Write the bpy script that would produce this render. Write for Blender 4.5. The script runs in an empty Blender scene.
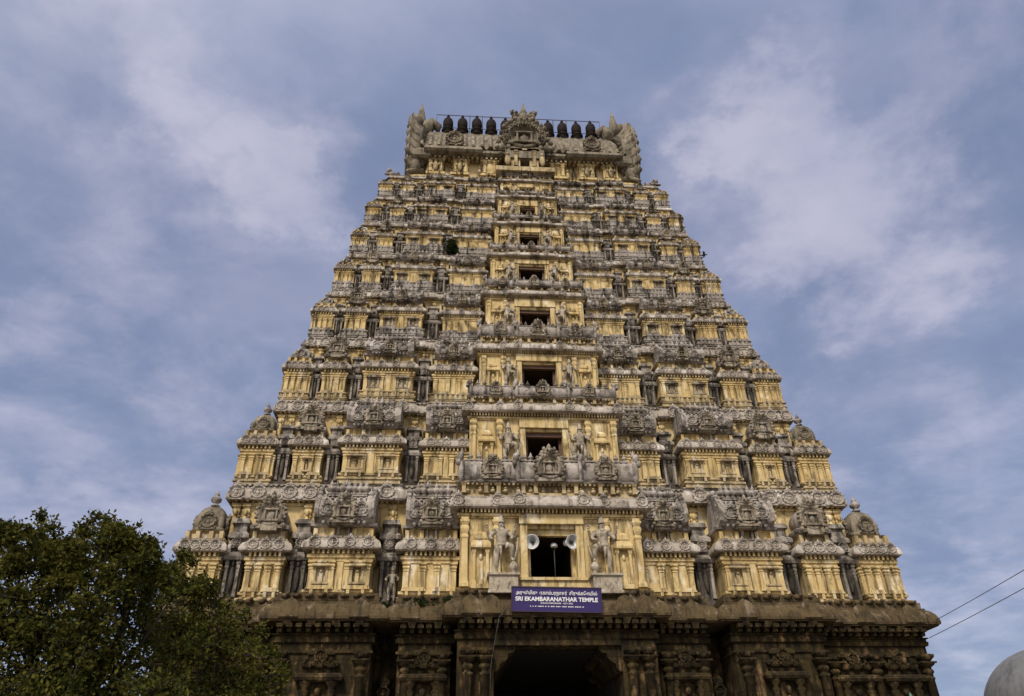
import bpy, bmesh, math, random
from mathutils import Matrix, Vector, noise as mnoise
R = math.radians
random.seed(7)
sc = bpy.context.scene
col = sc.collection

# ------------------------------------------------------------------ camera
F_PX, PITCH, ROLL, YAW, CX, CD = 760.0, 0.568563, 0.0181784, 0.0802195, -3.35526, 26.24778
cam_d = bpy.data.cameras.new("camera")
cam_d.sensor_width = 36.0
cam_d.lens = F_PX * 36.0 / 1024.0
cam_d.clip_start = 0.1
cam_d.clip_end = 5000
cam = bpy.data.objects.new("camera", cam_d)
col.objects.link(cam)
c_, s_ = math.cos(YAW), math.sin(YAW)
XH = Vector((c_, -s_, 0)); YH = Vector((s_, c_, 0)); ZH = Vector((0, 0, 1))
FW = YH * math.cos(PITCH) + ZH * math.sin(PITCH)
UP = -YH * math.sin(PITCH) + ZH * math.cos(PITCH)
cr, sr = math.cos(ROLL), math.sin(ROLL)
RX = XH * cr - UP * sr
UX = XH * sr + UP * cr
cam.matrix_world = Matrix(((RX.x, UX.x, -FW.x, CX), (RX.y, UX.y, -FW.y, -CD), (RX.z, UX.z, -FW.z, 1.6), (0, 0, 0, 1)))
sc.camera = cam
def ray(px, py):
    x2 = (px - 512) / F_PX; u2 = -(py - 348) / F_PX
    return RX * x2 + UX * u2 + FW
def on_y(px, py, Y):
    r = ray(px, py)
    return Vector((CX, -CD, 1.6)) + r * ((Y + CD) / r.y)

# ------------------------------------------------------------------ light, sky
sc.view_settings.view_transform = 'Standard'
sc.view_settings.look = 'None'
sc.view_settings.gamma = 1
sc.view_settings.exposure = 1.08
SUN_EL, SUN_AZ = R(46), R(-158)      # azimuth measured from +Y towards +X; the sun stands behind the camera, to its left
sun_d = bpy.data.lights.new("sun", 'SUN')
sun_d.energy = 1.5
sun_d.angle = R(11)
sun_d.color = (1.0, 0.92, 0.8)
sun = bpy.data.objects.new("sun", sun_d)
col.objects.link(sun)
sd = Vector((math.sin(SUN_AZ) * math.cos(SUN_EL), math.cos(SUN_AZ) * math.cos(SUN_EL), math.sin(SUN_EL)))
sun.rotation_euler = sd.to_track_quat('Z', 'Y').to_euler()
sun.location = (0, -60, 80)

W = bpy.data.worlds.new("World")
sc.world = W
W.use_nodes = True
nt = W.node_tree
N, L = nt.nodes, nt.links
bg = N["Background"]
bg.inputs[1].default_value = 0.1
sky = N.new("ShaderNodeTexSky")
sky.sky_type = 'NISHITA'
sky.sun_disc = False
sky.sun_elevation = SUN_EL
sky.sun_rotation = SUN_AZ
def mth(nt, op, a, b=None, clamp=False):
    n = nt.nodes.new("ShaderNodeMath"); n.operation = op; n.use_clamp = clamp
    for k, v in ((0, a), (1, b)):
        if v is None: continue
        if isinstance(v, (int, float)): n.inputs[k].default_value = v
        else: nt.links.new(v, n.inputs[k])
    return n.outputs[0]
def mixc(nt, f, a, b, mode='MIX'):
    n = nt.nodes.new("ShaderNodeMixRGB"); n.blend_type = mode
    for k, v in ((0, f), (1, a), (2, b)):
        if isinstance(v, (int, float)): n.inputs[k].default_value = v
        elif isinstance(v, tuple): n.inputs[k].default_value = (*v, 1)
        else: nt.links.new(v, n.inputs[k])
    return n.outputs[0]
def ramp(nt, v, a, b):
    n = nt.nodes.new("ShaderNodeMapRange"); n.clamp = True; n.interpolation_type = 'SMOOTHSTEP'
    nt.links.new(v, n.inputs[0]); n.inputs[1].default_value = a; n.inputs[2].default_value = b
    return n.outputs[0]
tc = N.new("ShaderNodeTexCoord")
nrm = N.new("ShaderNodeVectorMath"); nrm.operation = 'NORMALIZE'
L.new(tc.outputs["Generated"], nrm.inputs[0])
sep = N.new("ShaderNodeSeparateXYZ"); L.new(nrm.outputs[0], sep.inputs[0])
zc = mth(nt, 'ADD', mth(nt, 'MAXIMUM', sep.outputs[2], 0.0), 0.22)
cmb = N.new("ShaderNodeCombineXYZ")        # project the direction on a flat cloud deck
L.new(mth(nt, 'DIVIDE', sep.outputs[0], zc), cmb.inputs[0])
L.new(mth(nt, 'DIVIDE', sep.outputs[1], zc), cmb.inputs[1])
def wnoise(scale, detail, rough, off, dist=0.0, sx=1.0, rot=0.0):
    mp = N.new("ShaderNodeMapping"); mp.inputs[1].default_value = off; mp.inputs[3].default_value = (sx, 1, 1)
    mp.inputs[2].default_value = (0, 0, rot)
    L.new(cmb.outputs[0], mp.inputs[0])
    n = N.new("ShaderNodeTexNoise"); n.inputs["Scale"].default_value = scale; n.inputs["Detail"].default_value = detail
    n.inputs["Roughness"].default_value = rough; n.inputs["Distortion"].default_value = dist
    L.new(mp.outputs[0], n.inputs["Vector"])
    return n.outputs[0]
wv = N.new("ShaderNodeTexNoise"); wv.inputs["Scale"].default_value = 2.6; wv.inputs["Detail"].default_value = 6; wv.inputs["Roughness"].default_value = .62
L.new(cmb.outputs[0], wv.inputs["Vector"])
wsub = N.new("ShaderNodeVectorMath"); wsub.operation = 'SUBTRACT'; L.new(wv.outputs["Color"], wsub.inputs[0]); wsub.inputs[1].default_value = (.5, .5, .5)
wscl = N.new("ShaderNodeVectorMath"); wscl.operation = 'SCALE'; L.new(wsub.outputs[0], wscl.inputs[0]); wscl.inputs[3].default_value = .62
wadd = N.new("ShaderNodeVectorMath"); wadd.operation = 'ADD'; L.new(nrm.outputs[0], wadd.inputs[0]); L.new(wscl.outputs[0], wadd.inputs[1])
warp = N.new("ShaderNodeVectorMath"); warp.operation = 'NORMALIZE'; L.new(wadd.outputs[0], warp.inputs[0])
def lobe(d, w):      # a broad bank of thinner, brighter cloud around one direction of the sky
    v = N.new("ShaderNodeVectorMath"); v.operation = 'DOT_PRODUCT'
    L.new(warp.outputs[0], v.inputs[0]); v.inputs[1].default_value = Vector(d).normalized()
    return ramp(nt, v.outputs["Value"], math.cos(R(w)), 1.0)
big = wnoise(1.7, 6, 0.55, (3.1, 1.7, 0), 0.3)
fine = wnoise(4.6, 9, 0.58, (0.4, 5.2, 0), 0.35, .9, 0.6)
fin2 = wnoise(11.0, 8, 0.62, (2.4, 8.2, 0), 0.3, .9, 0.6)
den = mth(nt, 'ADD', mth(nt, 'ADD', mth(nt, 'MULTIPLY', big, 0.40), mth(nt, 'MULTIPLY', fine, 0.38)), mth(nt, 'MULTIPLY', fin2, 0.22))
lob = None
for (px, py), wd, am in (((700, 150), 9, .11), ((840, 110), 12, .06), ((860, 210), 7, .07), ((260, 160), 8, .06), ((150, 110), 9, .07), ((70, 30), 10, .03),
                         ((60, 260), 10, .04), ((800, 250), 8, .07), ((950, 520), 12, .07), ((180, 430), 14, .04), ((40, 440), 10, .05),
                         ((695, 185), 4, .10), ((745, 125), 4, .06), ((150, 115), 4, .07), ((262, 165), 4, .08), ((800, 290), 3, .05), ((560, 40), 12, -.07), ((930, 340), 12, -.03), ((330, 260), 10, -.02), ((400, 60), 9, -.03)):
    q = mth(nt, 'MULTIPLY', lobe(ray(px, py), wd), am)
    lob = q if lob is None else mth(nt, 'ADD', lob, q)
mask = ramp(nt, mth(nt, 'ADD', den, lob), 0.465, 0.76)
dark = (1.1, 1.33, 2.1)
lite = (3.45, 3.25, 3.8)
dk = mixc(nt, ramp(nt, wnoise(3.0, 7, .6, (9.1, 4.4, 0), .3), .36, .66), (0.95, 1.15, 1.85), (1.5, 1.62, 2.3))
cl = mixc(nt, mth(nt, 'MULTIPLY', mask, .60), dk, lite)
# blue gaps
gap = ramp(nt, wnoise(2.3, 4, .5, (7.3, 2.2, 0), 0.4), 0.48, 0.68)
base = mixc(nt, mth(nt, 'MULTIPLY', gap, 0.28), cl, (1.25, 1.55, 2.4))
withsky = mixc(nt, 0.12, base, sky.outputs[0])
# the overcast is brighter round the hidden sun
v = N.new("ShaderNodeVectorMath"); v.operation = 'DOT_PRODUCT'
L.new(nrm.outputs[0], v.inputs[0]); v.inputs[1].default_value = sd
glow = mth(nt, 'MULTIPLY', ramp(nt, v.outputs["Value"], 0.1, 1.0), 1.5)
glc = mixc(nt, 1.0, withsky, mixc(nt, glow, (0, 0, 0), (3.0, 2.8, 2.6)), 'ADD')
L.new(glc, bg.inputs[0])

# ------------------------------------------------------------------ helpers
class MB:
    def __init__(s): s.v = []; s.f = []; s.sm = []
    def quad_faces(s, base, faces, smooth=False):
        for f in faces:
            s.f.append(tuple(base + i for i in f)); s.sm.append(smooth)
    def box(s, x0, x1, y0, y1, z0, z1):
        b = len(s.v)
        s.v += [(x0, y0, z0), (x1, y0, z0), (x1, y1, z0), (x0, y1, z0), (x0, y0, z1), (x1, y0, z1), (x1, y1, z1), (x0, y1, z1)]
        s.quad_faces(b, [(0, 3, 2, 1), (4, 5, 6, 7), (0, 1, 5, 4), (1, 2, 6, 5), (2, 3, 7, 6), (3, 0, 4, 7)])
        return s
    def rings(s, rings, cap0=True, cap1=True, smooth=False):
        n = len(rings[0]); b = len(s.v)
        for r in rings: s.v += [tuple(p) for p in r]
        for k in range(len(rings) - 1):
            for i in range(n):
                j = (i + 1) % n
                s.f.append((b + k*n + i, b + k*n + j, b + (k+1)*n + j, b + (k+1)*n + i)); s.sm.append(smooth)
        if cap0: s.f.append(tuple(b + i for i in reversed(range(n)))); s.sm.append(False)
        if cap1: s.f.append(tuple(b + (len(rings)-1)*n + i for i in range(n))); s.sm.append(False)
        return s
    def loft(s, poly, prof, cap0=True, cap1=True):
        """sweep profile (offset, z) round a closed CCW plan with mitred corners"""
        n = len(poly); offs = []
        for i in range(n):
            a, p, c = poly[i-1], poly[i], poly[(i+1) % n]
            e1 = Vector((p[0]-a[0], p[1]-a[1])).normalized(); e2 = Vector((c[0]-p[0], c[1]-p[1])).normalized()
            n1 = Vector((e1.y, -e1.x)); n2 = Vector((e2.y, -e2.x))
            offs.append((n1 + n2) / max(0.2, 1 + n1.dot(n2)))
        return s.rings([[(poly[i][0] + offs[i].x*o, poly[i][1] + offs[i].y*o, z) for i in range(n)] for o, z in prof], cap0, cap1)
    def rect(s, x0, x1, y0, y1, prof, cap0=True, cap1=True):
        return s.loft([(x0, y0), (x1, y0), (x1, y1), (x0, y1)], prof, cap0, cap1)
    def lathe(s, c, prof, n=10, axis='z', smooth=True, sq=0, ph=0.0):
        rings = []
        for r, z in prof:
            ring = []
            for i in range(n):
                a = 2*math.pi*i/n + ph
                x, y = math.cos(a), math.sin(a)
                if sq:
                    k = (abs(x)**sq + abs(y)**sq) ** (-1/sq); x *= k; y *= k
                if axis == 'z': ring.append((c[0] + r*x, c[1] + r*y, c[2] + z))
                else: ring.append((c[0] + r*x, c[1] - z, c[2] + r*y))      # axis towards -y
            rings.append(ring)
        return s.rings(rings, True, True, smooth)
    def tube(s, pts, rad, n=6, smooth=True):
        pts = [Vector(p) for p in pts]; rings = []
        for i, p in enumerate(pts):
            t = (pts[min(i+1, len(pts)-1)] - pts[max(i-1, 0)]).normalized()
            u = t.orthogonal().normalized() if i == 0 else (pu - t*pu.dot(t)).normalized()
            pu = u; w = t.cross(u); r = rad[i] if isinstance(rad, (list, tuple)) else rad
            rings.append([p + (u*math.cos(2*math.pi*k/n) + w*math.sin(2*math.pi*k/n))*r for k in range(n)])
        return s.rings(rings, True, True, smooth)
    def blob(s, c, rx, ry, rz, n=8, m=5):
        prof = [(math.sin(math.pi*k/m), -math.cos(math.pi*k/m)) for k in range(m+1)]
        return s.rings([[(c[0] + rx*max(r, .02)*math.cos(2*math.pi*i/n), c[1] + ry*max(r, .02)*math.sin(2*math.pi*i/n), c[2] + rz*z) for i in range(n)] for r, z in prof], True, True, True)
    def add(s, o, M=None):
        b = len(s.v)
        flip = M is not None and M.determinant() < 0
        s.v += [tuple(M @ Vector(p)) for p in o.v] if M is not None else o.v
        for f, q in zip(o.f, o.sm):
            f = f[::-1] if flip else f
            s.f.append(tuple(b + i for i in f)); s.sm.append(q)
        return s
    def mesh(s, name, mat):
        me = bpy.data.meshes.new(name)
        me.from_pydata(s.v, [], s.f)
        me.polygons.foreach_set("use_smooth", s.sm)
        me.materials.append(mat)
        me.update()
        return me
def T(x, y, z, k=1.0): return Matrix.Translation((x, y, z)) @ Matrix.Scale(k, 4)

def put(name, me, parent=None, loc=(0, 0, 0), rz=0.0, sx=1.0, k=1.0):
    o = bpy.data.objects.new(name, me)
    col.objects.link(o)
    o.location = loc
    o.rotation_euler = (0, 0, rz)
    o.scale = (sx*k, k, k)
    if parent: o.parent = parent
    return o
def thing(name, label, cat, loc=(0, 0, 0), rz=0.0, group=None, me=None, kind=None, sx=1.0, k=1.0):
    o = put(name, me, None, loc, rz, sx, k)
    o["label"] = label; o["category"] = cat
    if group: o["group"] = group
    if kind: o["kind"] = kind
    return o

# ------------------------------------------------------------------ materials
def weather(name, base, alt, grime, g_lo, g_hi, streak=1.0, lo2=.45, hi2=.7, rough=.92, bump=.25, scale=1.0, light=None, zgrime=0.0, joints=None):
    m = bpy.data.materials.new(name); m.use_nodes = True
    t = m.node_tree; n = t.nodes; b = n["Principled BSDF"]
    b.inputs["Roughness"].default_value = rough
    b.inputs["Specular IOR Level"].default_value = 0.2
    geo = n.new("ShaderNodeNewGeometry")
    def ns(sc_, det, off=(0, 0, 0), stretch=(1, 1, 1), rg=.6, dist=0.):
        mp = n.new("ShaderNodeMapping"); mp.inputs[1].default_value = off; mp.inputs[3].default_value = stretch
        t.links.new(geo.outputs["Position"], mp.inputs[0])
        q = n.new("ShaderNodeTexNoise"); q.inputs["Scale"].default_value = sc_*scale; q.inputs["Detail"].default_value = det
        q.inputs["Roughness"].default_value = rg; q.inputs["Distortion"].default_value = dist
        t.links.new(mp.outputs[0], q.inputs["Vector"])
        return q.outputs[0]
    colr = mixc(t, ramp(t, ns(0.9, 4, (3, 1, 2)), .35, .65), base, alt)
    colr = mixc(t, mth(t, 'MULTIPLY', ramp(t, ns(6, 5, (8, 3, 1)), .35, .7), .35), colr, tuple(c*.62 for c in base))
    if light:
        colr = mixc(t, mth(t, 'MULTIPLY', ramp(t, ns(2.2, 6, (1, 9, 4), (1, 1, .5)), .53, .7), .8), colr, light)
    patch = ramp(t, ns(1.7, 7, (5, 2, 8), (1, 1, .7), .68, .4), lo2, hi2)
    strk = ramp(t, ns(5.0, 5, (1, 4, 2), (1.0, 1.0, .10), .6), g_lo, g_hi)
    g = mth(t, 'MAXIMUM', mth(t, 'MULTIPLY', patch, .8), mth(t, 'MULTIPLY', strk, streak))
    if zgrime:
        sp = n.new("ShaderNodeSeparateXYZ"); t.links.new(geo.outputs["Position"], sp.inputs[0])
        g = mth(t, 'MULTIPLY', g, mth(t, 'ADD', mth(t, 'MULTIPLY', ramp(t, sp.outputs[2], 12, 34), zgrime), 1 - zgrime*.35), True)
    colr = mixc(t, g, colr, grime)
    if joints:
        bt = n.new("ShaderNodeTexBrick"); bt.inputs["Scale"].default_value = 1.0
        bt.inputs["Brick Width"].default_value = joints[0]; bt.inputs["Row Height"].default_value = joints[1]
        bt.inputs["Mortar Size"].default_value = .012; bt.inputs["Color1"].default_value = (1, 1, 1, 1); bt.inputs["Color2"].default_value = (.6, .6, .6, 1)
        bt.inputs["Mortar"].default_value = (.25, .25, .25, 1)
        sp = n.new("ShaderNodeSeparateXYZ"); t.links.new(geo.outputs["Position"], sp.inputs[0])
        cb = n.new("ShaderNodeCombineXYZ")
        t.links.new(mth(t, 'ADD', sp.outputs[0], sp.outputs[1]), cb.inputs[0]); t.links.new(sp.outputs[2], cb.inputs[1])
        t.links.new(cb.outputs[0], bt.inputs["Vector"])
        colr = mixc(t, .8, colr, bt.outputs["Color"], 'MULTIPLY')
    t.links.new(colr, b.inputs["Base Color"])
    bp = n.new("ShaderNodeBump"); bp.inputs["Strength"].default_value = bump; bp.inputs["Distance"].default_value = .06
    t.links.new(ns(7, 7, (2, 2, 2), rg=.7), bp.inputs["Height"]); t.links.new(bp.outputs[0], b.inputs["Normal"])
    return m
def plain(name, c, rough=.7, metal=0., noise=.25, scale=8.):
    m = bpy.data.materials.new(name); m.use_nodes = True
    t = m.node_tree; n = t.nodes; b = n["Principled BSDF"]
    b.inputs["Roughness"].default_value = rough; b.inputs["Metallic"].default_value = metal
    g = n.new("ShaderNodeNewGeometry"); q = n.new("ShaderNodeTexNoise"); q.inputs["Scale"].default_value = scale; q.inputs["Detail"].default_value = 5
    t.links.new(g.outputs["Position"], q.inputs["Vector"])
    t.links.new(mixc(t, ramp(t, q.outputs[0], .35, .7), c, tuple(v*(1-noise*1.6) for v in c)), b.inputs["Base Color"])
    return m
M_YEL = weather("yellow_lime_plaster", (.62, .472, .23), (.50, .36, .15), (.075, .052, .026), .475, .66, .85, .50, .68, bump=.4, light=(.76, .67, .48), zgrime=.4)
M_GRY = weather("weathered_grey_plaster", (.40, .35, .30), (.29, .25, .205), (.036, .03, .022), .47, .67, .9, .47, .63, bump=.8, light=(.54, .50, .47), zgrime=.3)
M_BAND = weather("pale_grey_band_plaster", (.44, .385, .32), (.34, .29, .23), (.045, .036, .025), .48, .70, .85, .50, .68, bump=.7, light=(.66, .61, .54), zgrime=.3)
M_HOOD = weather("sooty_grey_plaster", (.36, .315, .26), (.25, .215, .175), (.03, .024, .018), .46, .64, .9, .44, .60, bump=.7, light=(.44, .41, .38))
M_ORN = weather("carved_beige_plaster", (.36, .30, .215), (.27, .225, .165), (.038, .03, .02), .44, .64, .9, .46, .62, bump=.5, light=(.45, .41, .36), zgrime=.3, scale=1.4)
M_TRM = weather("soot_stained_ochre_plaster", (.54, .42, .23), (.42, .32, .17), (.07, .052, .03), .45, .68, .8, .45, .66, bump=.4, light=(.52, .45, .34), zgrime=.3)
M_DRK = weather("dark_grey_plaster", (.125, .105, .082), (.085, .07, .055), (.02, .016, .012), .45, .66, .8, .42, .6, bump=.5, light=(.24, .2, .15))  # darker than the other plasters, for the recess shrine bodies
M_STAT = weather("statue_plaster", (.41, .345, .255), (.31, .26, .19), (.07, .052, .032), .52, .70, .6, .48, .66, bump=.3, scale=3., light=(.55, .5, .42))
M_CRW = weather("roof_plaster", (.24, .20, .14), (.18, .15, .105), (.032, .026, .019), .46, .68, .8, .48, .66, bump=.5, light=(.36, .31, .23), scale=.9)
M_STN = weather("dark_granite", (.070, .047, .016), (.040, .028, .010), (.008, .006, .003), .45, .65, .8, .44, .62, bump=.6, light=(.27, .17, .08), scale=1.3, joints=(.9, .48))
M_STC = weather("granite_cornice", (.105, .073, .034), (.075, .052, .024), (.022, .017, .01), .50, .68, .8, .48, .66, bump=.7, light=(.23, .175, .12), scale=1.3)
M_KAL = plain("oxidised_copper", (.020, .013, .009), .75, 0.)
M_KAL.node_tree.nodes['Principled BSDF'].inputs['Specular IOR Level'].default_value = .1
M_IRON = plain("dark_iron", (.05, .045, .045), .6, .5)
M_HORN = plain("grey_horn_enamel", (.55, .55, .53), .45)
M_WHT = plain("white_enamel", (.7, .7, .68), .4)
M_SIGN = plain("violet_blue_sign_paint", (.020, .007, .095), .45, 0, .1)
M_SIGNF = plain("sign_frame_dark", (.035, .012, .04), .5)
M_LETR = plain("white_sign_letters", (.75, .73, .72), .5, 0, .05)
M_BARK = plain("bark", (.022, .017, .011), .9)
M_DARKIN = plain("passage_shade_dark", (.035, .018, .010), .9)  # dark brown standing in for the shade inside the doorways
M_CABL = plain("dusty_cable", (.11, .095, .085), .7)
M_DOME = weather("dome_whitewash", (.19, .19, .195), (.155, .155, .16), (.08, .08, .082), .5, .7, .6, .5, .7, bump=.1, scale=.8)
M_BLK = plain("gate_shade_black", (.012, .010, .008), .9)  # near-black standing in for the shade inside the gate passage
M_GRN = plain("green_patina", (.10, .16, .12), .8)
M_WOOD = plain("dark_red_wood", (.10, .045, .022), .7)
M_BIRD = plain("bird_plumage", (.03, .03, .035), .8)
def leafmat(name, a, b_, c):
    m = bpy.data.materials.new(name); m.use_nodes = True
    t = m.node_tree; n = t.nodes; bs = n["Principled BSDF"]
    bs.inputs["Roughness"].default_value = .85; bs.inputs["Specular IOR Level"].default_value = .12
    g = n.new("ShaderNodeNewGeometry")
    q = n.new("ShaderNodeTexNoise"); q.inputs["Scale"].default_value = 1.3; q.inputs["Detail"].default_value = 3
    t.links.new(g.outputs["Position"], q.inputs["Vector"])
    k1 = mixc(t, ramp(t, q.outputs[0], .4, .62), a, b_)
    k2 = mixc(t, mth(t, 'MULTIPLY', ramp(t, g.outputs["Random Per Island"], .35, 1.), .7), k1, c)
    t.links.new(k2, bs.inputs["Base Color"])
    tr = n.new("ShaderNodeBsdfTranslucent"); t.links.new(k2, tr.inputs["Color"])
    mx = n.new("ShaderNodeMixShader"); mx.inputs[0].default_value = .25
    t.links.new(bs.outputs[0], mx.inputs[1]); t.links.new(tr.outputs[0], mx.inputs[2])
    t.links.new(mx.outputs[0], n["Material Output"].inputs[0])
    return m
M_LEAF = leafmat("tree_leaves", (.028, .035, .006), (.050, .053, .008), (.13, .11, .018))
M_LEAF2 = leafmat("shrub_leaves", (.014, .024, .006), (.022, .034, .008), (.04, .05, .012))

# ------------------------------------------------------------------ ground
g = MB(); g.box(-900, 900, -700, 1500, -1, 0)
M_GND = weather("packed_earth", (.15, .115, .075), (.12, .095, .06), (.07, .055, .04), .5, .8, .3, .5, .75, bump=.4, scale=.5)
o = put("ground", g.mesh("ground", M_GND)); o["kind"] = "structure"
g = MB(); g.box(-9, 9, -120, 0.5, -.5, .06)
M_PAV = weather("stone_paving", (.28, .25, .21), (.24, .21, .17), (.12, .1, .08), .5, .8, .3, .5, .75, bump=.3)
o = put("pavement", g.mesh("pavement", M_PAV)); o["kind"] = "structure"

# ------------------------------------------------------------------ ornaments
def kudu(r, deep=.14, flame=True, n=20, teeth=False):
    """horseshoe arch medallion in the xz-plane, front towards -y, centre at origin"""
    m = MB()
    pr = [(.02, 0), (1.0, 0), (1.0, .10), (.98, .50), (.90, .72), (.78, .74), (.70, .55), (.66, .34), (.4, .30), (.02, .30)]
    m.lathe((0, 0, 0), [(a*r, b*deep*1.7) for a, b in pr], n, 'y')
    rk = random.Random(int(r*1000) + n)
    nb_ = 9 if n > 10 else 6
    for k in range(nb_):               # curls on the rim
        a = R(-40 + 260*k/(nb_ - 1))
        m.blob((math.cos(a)*r*.90, -deep*1.15, math.sin(a)*r*.90), r*.15, deep*.35, r*.15, 5, 4)
    # a small seated figure in the middle, between two leaves
    m.blob((rk.uniform(-.04, .04)*r, -deep*.62, -r*.18), r*.26, deep*.6, r*.34, 7, 5)
    m.blob((rk.uniform(-.04, .04)*r, -deep*.68, r*.28), r*.16, deep*.5, r*.18, 6, 4)
    for sg in (-1, 1):
        m.blob((sg*r*.42, -deep*.5, -r*rk.uniform(.0, .2)), r*.13, deep*.45, r*.30, 5, 4)
        m.blob((sg*r*.34, -deep*.5, r*rk.uniform(.2, .36)), r*.12, deep*.4, r*.16, 5, 4)
    m.box(-r*.5, r*.5, -deep*.85, -.005, -r*.58, -r*.44)
    if teeth:
        for k in range(15):
            a = R(-35 + 250*k/14)
            m.blob((math.cos(a)*r*1.02, -deep*.7, math.sin(a)*r*1.02), r*.14, deep*.8, r*.14, 6, 4)
    if flame:
        m.blob((0, -deep*.6, r*1.12), r*.26, deep*.9, r*.30, 6, 4)
        m.blob((-r*.28, -deep*.6, r*1.02), r*.2, deep*.8, r*.18, 6, 4)
        m.blob((r*.28, -deep*.6, r*1.02), r*.2, deep*.8, r*.18, 6, 4)
        m.lathe((0, -deep*.5, r*1.2), [(r*.12, 0), (r*.14, r*.12), (.01, r*.42)], 6)
    m.box(-r*.9, r*.9, -deep*.9, 0, -r*1.08, -r*.84)
    m.blob((-r*.9, -deep*.5, -r*.85), r*.22, deep*.8, r*.2, 6, 4)
    m.blob((r*.9, -deep*.5, -r*.85), r*.22, deep*.8, r*.2, 6, 4)
    return m
def kirti(r, deep):
    """big gavaksha with stepped shrine, ring of curls and a face on top"""
    m = kudu(r, deep, False, 24, True)
    for sg in (-1, 1):
        m.box(sg*r*.40 - r*.05, sg*r*.40 + r*.05, -deep*1.3, -.01, -r*.45, r*.18)
    m.rect(-r*.46, r*.46, -deep*1.2, -.01, [(0, r*.18), (r*.06, r*.20), (r*.06, r*.26), (-r*.08, r*.36), (-r*.2, r*.40), (-r*.3, r*.52)])
    m.box(-r*.6, r*.6, -deep*1.6, -.01, -r*.62, -r*.48)
    m.blob((0, -deep*1.0, r*1.05), r*.36, deep*1.0, r*.30, 8, 6)
    for s in (-1, 1):
        m.blob((s*r*.16, -deep*1.9, r*1.12), r*.09, deep*.4, r*.09, 6, 4)
        m.blob((s*r*.36, -deep*.9, r*1.24), r*.14, deep*.6, r*.2, 6, 4)
        m.blob((s*r*.5, -deep*.9, r*.98), r*.16, deep*.7, r*.16, 6, 4)
    m.blob((0, -deep*1.9, r*1.0), r*.09, deep*.5, r*.1, 6, 4)
    m.lathe((0, -deep*.7, r*1.28), [(r*.2, 0), (r*.17, r*.16), (.01, r*.4)], 6)
    return m
def stupi(h, n=8):
    return MB().lathe((0, 0, 0), [(.20*h, 0), (.26*h, .06*h), (.12*h, .14*h), (.14*h, .2*h), (.29*h, .32*h), (.30*h, .44*h), (.18*h, .56*h), (.10*h, .62*h), (.15*h, .68*h), (.11*h, .74*h), (.06*h, .86*h), (.01*h, h)], n)
def kapota(o, h, z):
    """curved overhanging eave: (offset, z)"""
    return [(0, z), (o*.86, z - h*.05), (o*.90, z + h*.02), (o, z + h*.03), (o*1.02, z + h*.16), (o*.98, z + h*.32), (o*.88, z + h*.52), (o*.70, z + h*.70), (o*.46, z + h*.82), (o*.46, z + h*.90), (o*.30, z + h*.90), (o*.30, z + h), (0, z + h)]
def pilaster_mb(w, h, dp):
    """square wall pilaster, front at y=-dp, centred on x"""
    m = MB()
    p = [(.16, 0), (.16, .05), (.06, .07), (.02, .10), (0, .12), (-.04, .66), (-.04, .68), (.06, .70), (.06, .72), (-.08, .75), (.10, .80), (.14, .83), (.08, .86), (-.06, .88), (.22, .93), (.22, .955), (.05, .955), (.05, 1.0)]
    m.rect(-w/2, w/2, -dp, .06, [(a*w, b*h) for a, b in p])
    return m
def dentils(m, x0, x1, y, z, wd, hh, dp, step):
    n = max(1, int((x1 - x0)/step)); st = (x1 - x0)/n
    for k in range(n):
        xc = x0 + st*(k + .5)
        m.box(xc - wd/2, xc + wd/2, y - dp, y + .02, z, z + hh)
def niche_mb(w, h, dp):
    """little framed shrine niche with a hood, against the wall at y=0"""
    m = MB()
    for s in (-1, 1):
        m.rect(s*w*.42 - w*.09, s*w*.42 + w*.09, -dp*.7, .02, [(.02, 0), (.02, h*.05), (0, h*.06), (-.005, h*.56), (.02, h*.6), (.03, h*.65), (0, h*.66)])
    m.rect(-w*.52, w*.52, -dp, .02, [(0, h*.66), (.05, h*.67), (.06, h*.71), (.03, h*.78), (-.05, h*.82)])
    m.rect(-w*.30, w*.30, -dp*.8, .02, [(0, h*.82), (.03, h*.85), (.02, h*.93), (-.06, h*.99)])
    m.box(-w*.13, w*.13, -dp*.45, .02, 0, h*.45)
    m.blob((0, -dp*.4, h*.5), w*.13, dp*.4, h*.07, 6, 4)
    m.box(-w*.6, w*.6, -dp, .02, -h*.08, -.002)
    return m

# ------------------------------------------------------------------ figures in stucco
def skin_mesh(name, verts, edges, radii, sub=2):
    me = bpy.data.meshes.new("skin_tmp"); me.from_pydata(verts, edges, []); me.update()
    ob = bpy.data.objects.new("skin_tmp", me); col.objects.link(ob)
    sm = ob.modifiers.new("skin", 'SKIN')
    for i, r in enumerate(radii):
        me.skin_vertices[0].data[i].radius = (r, r)
    me.skin_vertices[0].data[0].use_root = True
    sm.use_smooth_shade = True
    sb = ob.modifiers.new("sub", 'SUBSURF'); sb.levels = sub; sb.render_levels = sub
    dg = bpy.context.evaluated_depsgraph_get()
    ev = ob.evaluated_get(dg)
    out = bpy.data.meshes.new_from_object(ev)
    mb = MB()
    mb.v = [tuple(v.co) for v in out.vertices]; mb.f = [tuple(p.vertices) for p in out.polygons]; mb.sm = [True]*len(mb.f)
    bpy.data.objects.remove(ob); bpy.data.meshes.remove(me); bpy.data.meshes.remove(out)
    return mb
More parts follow.
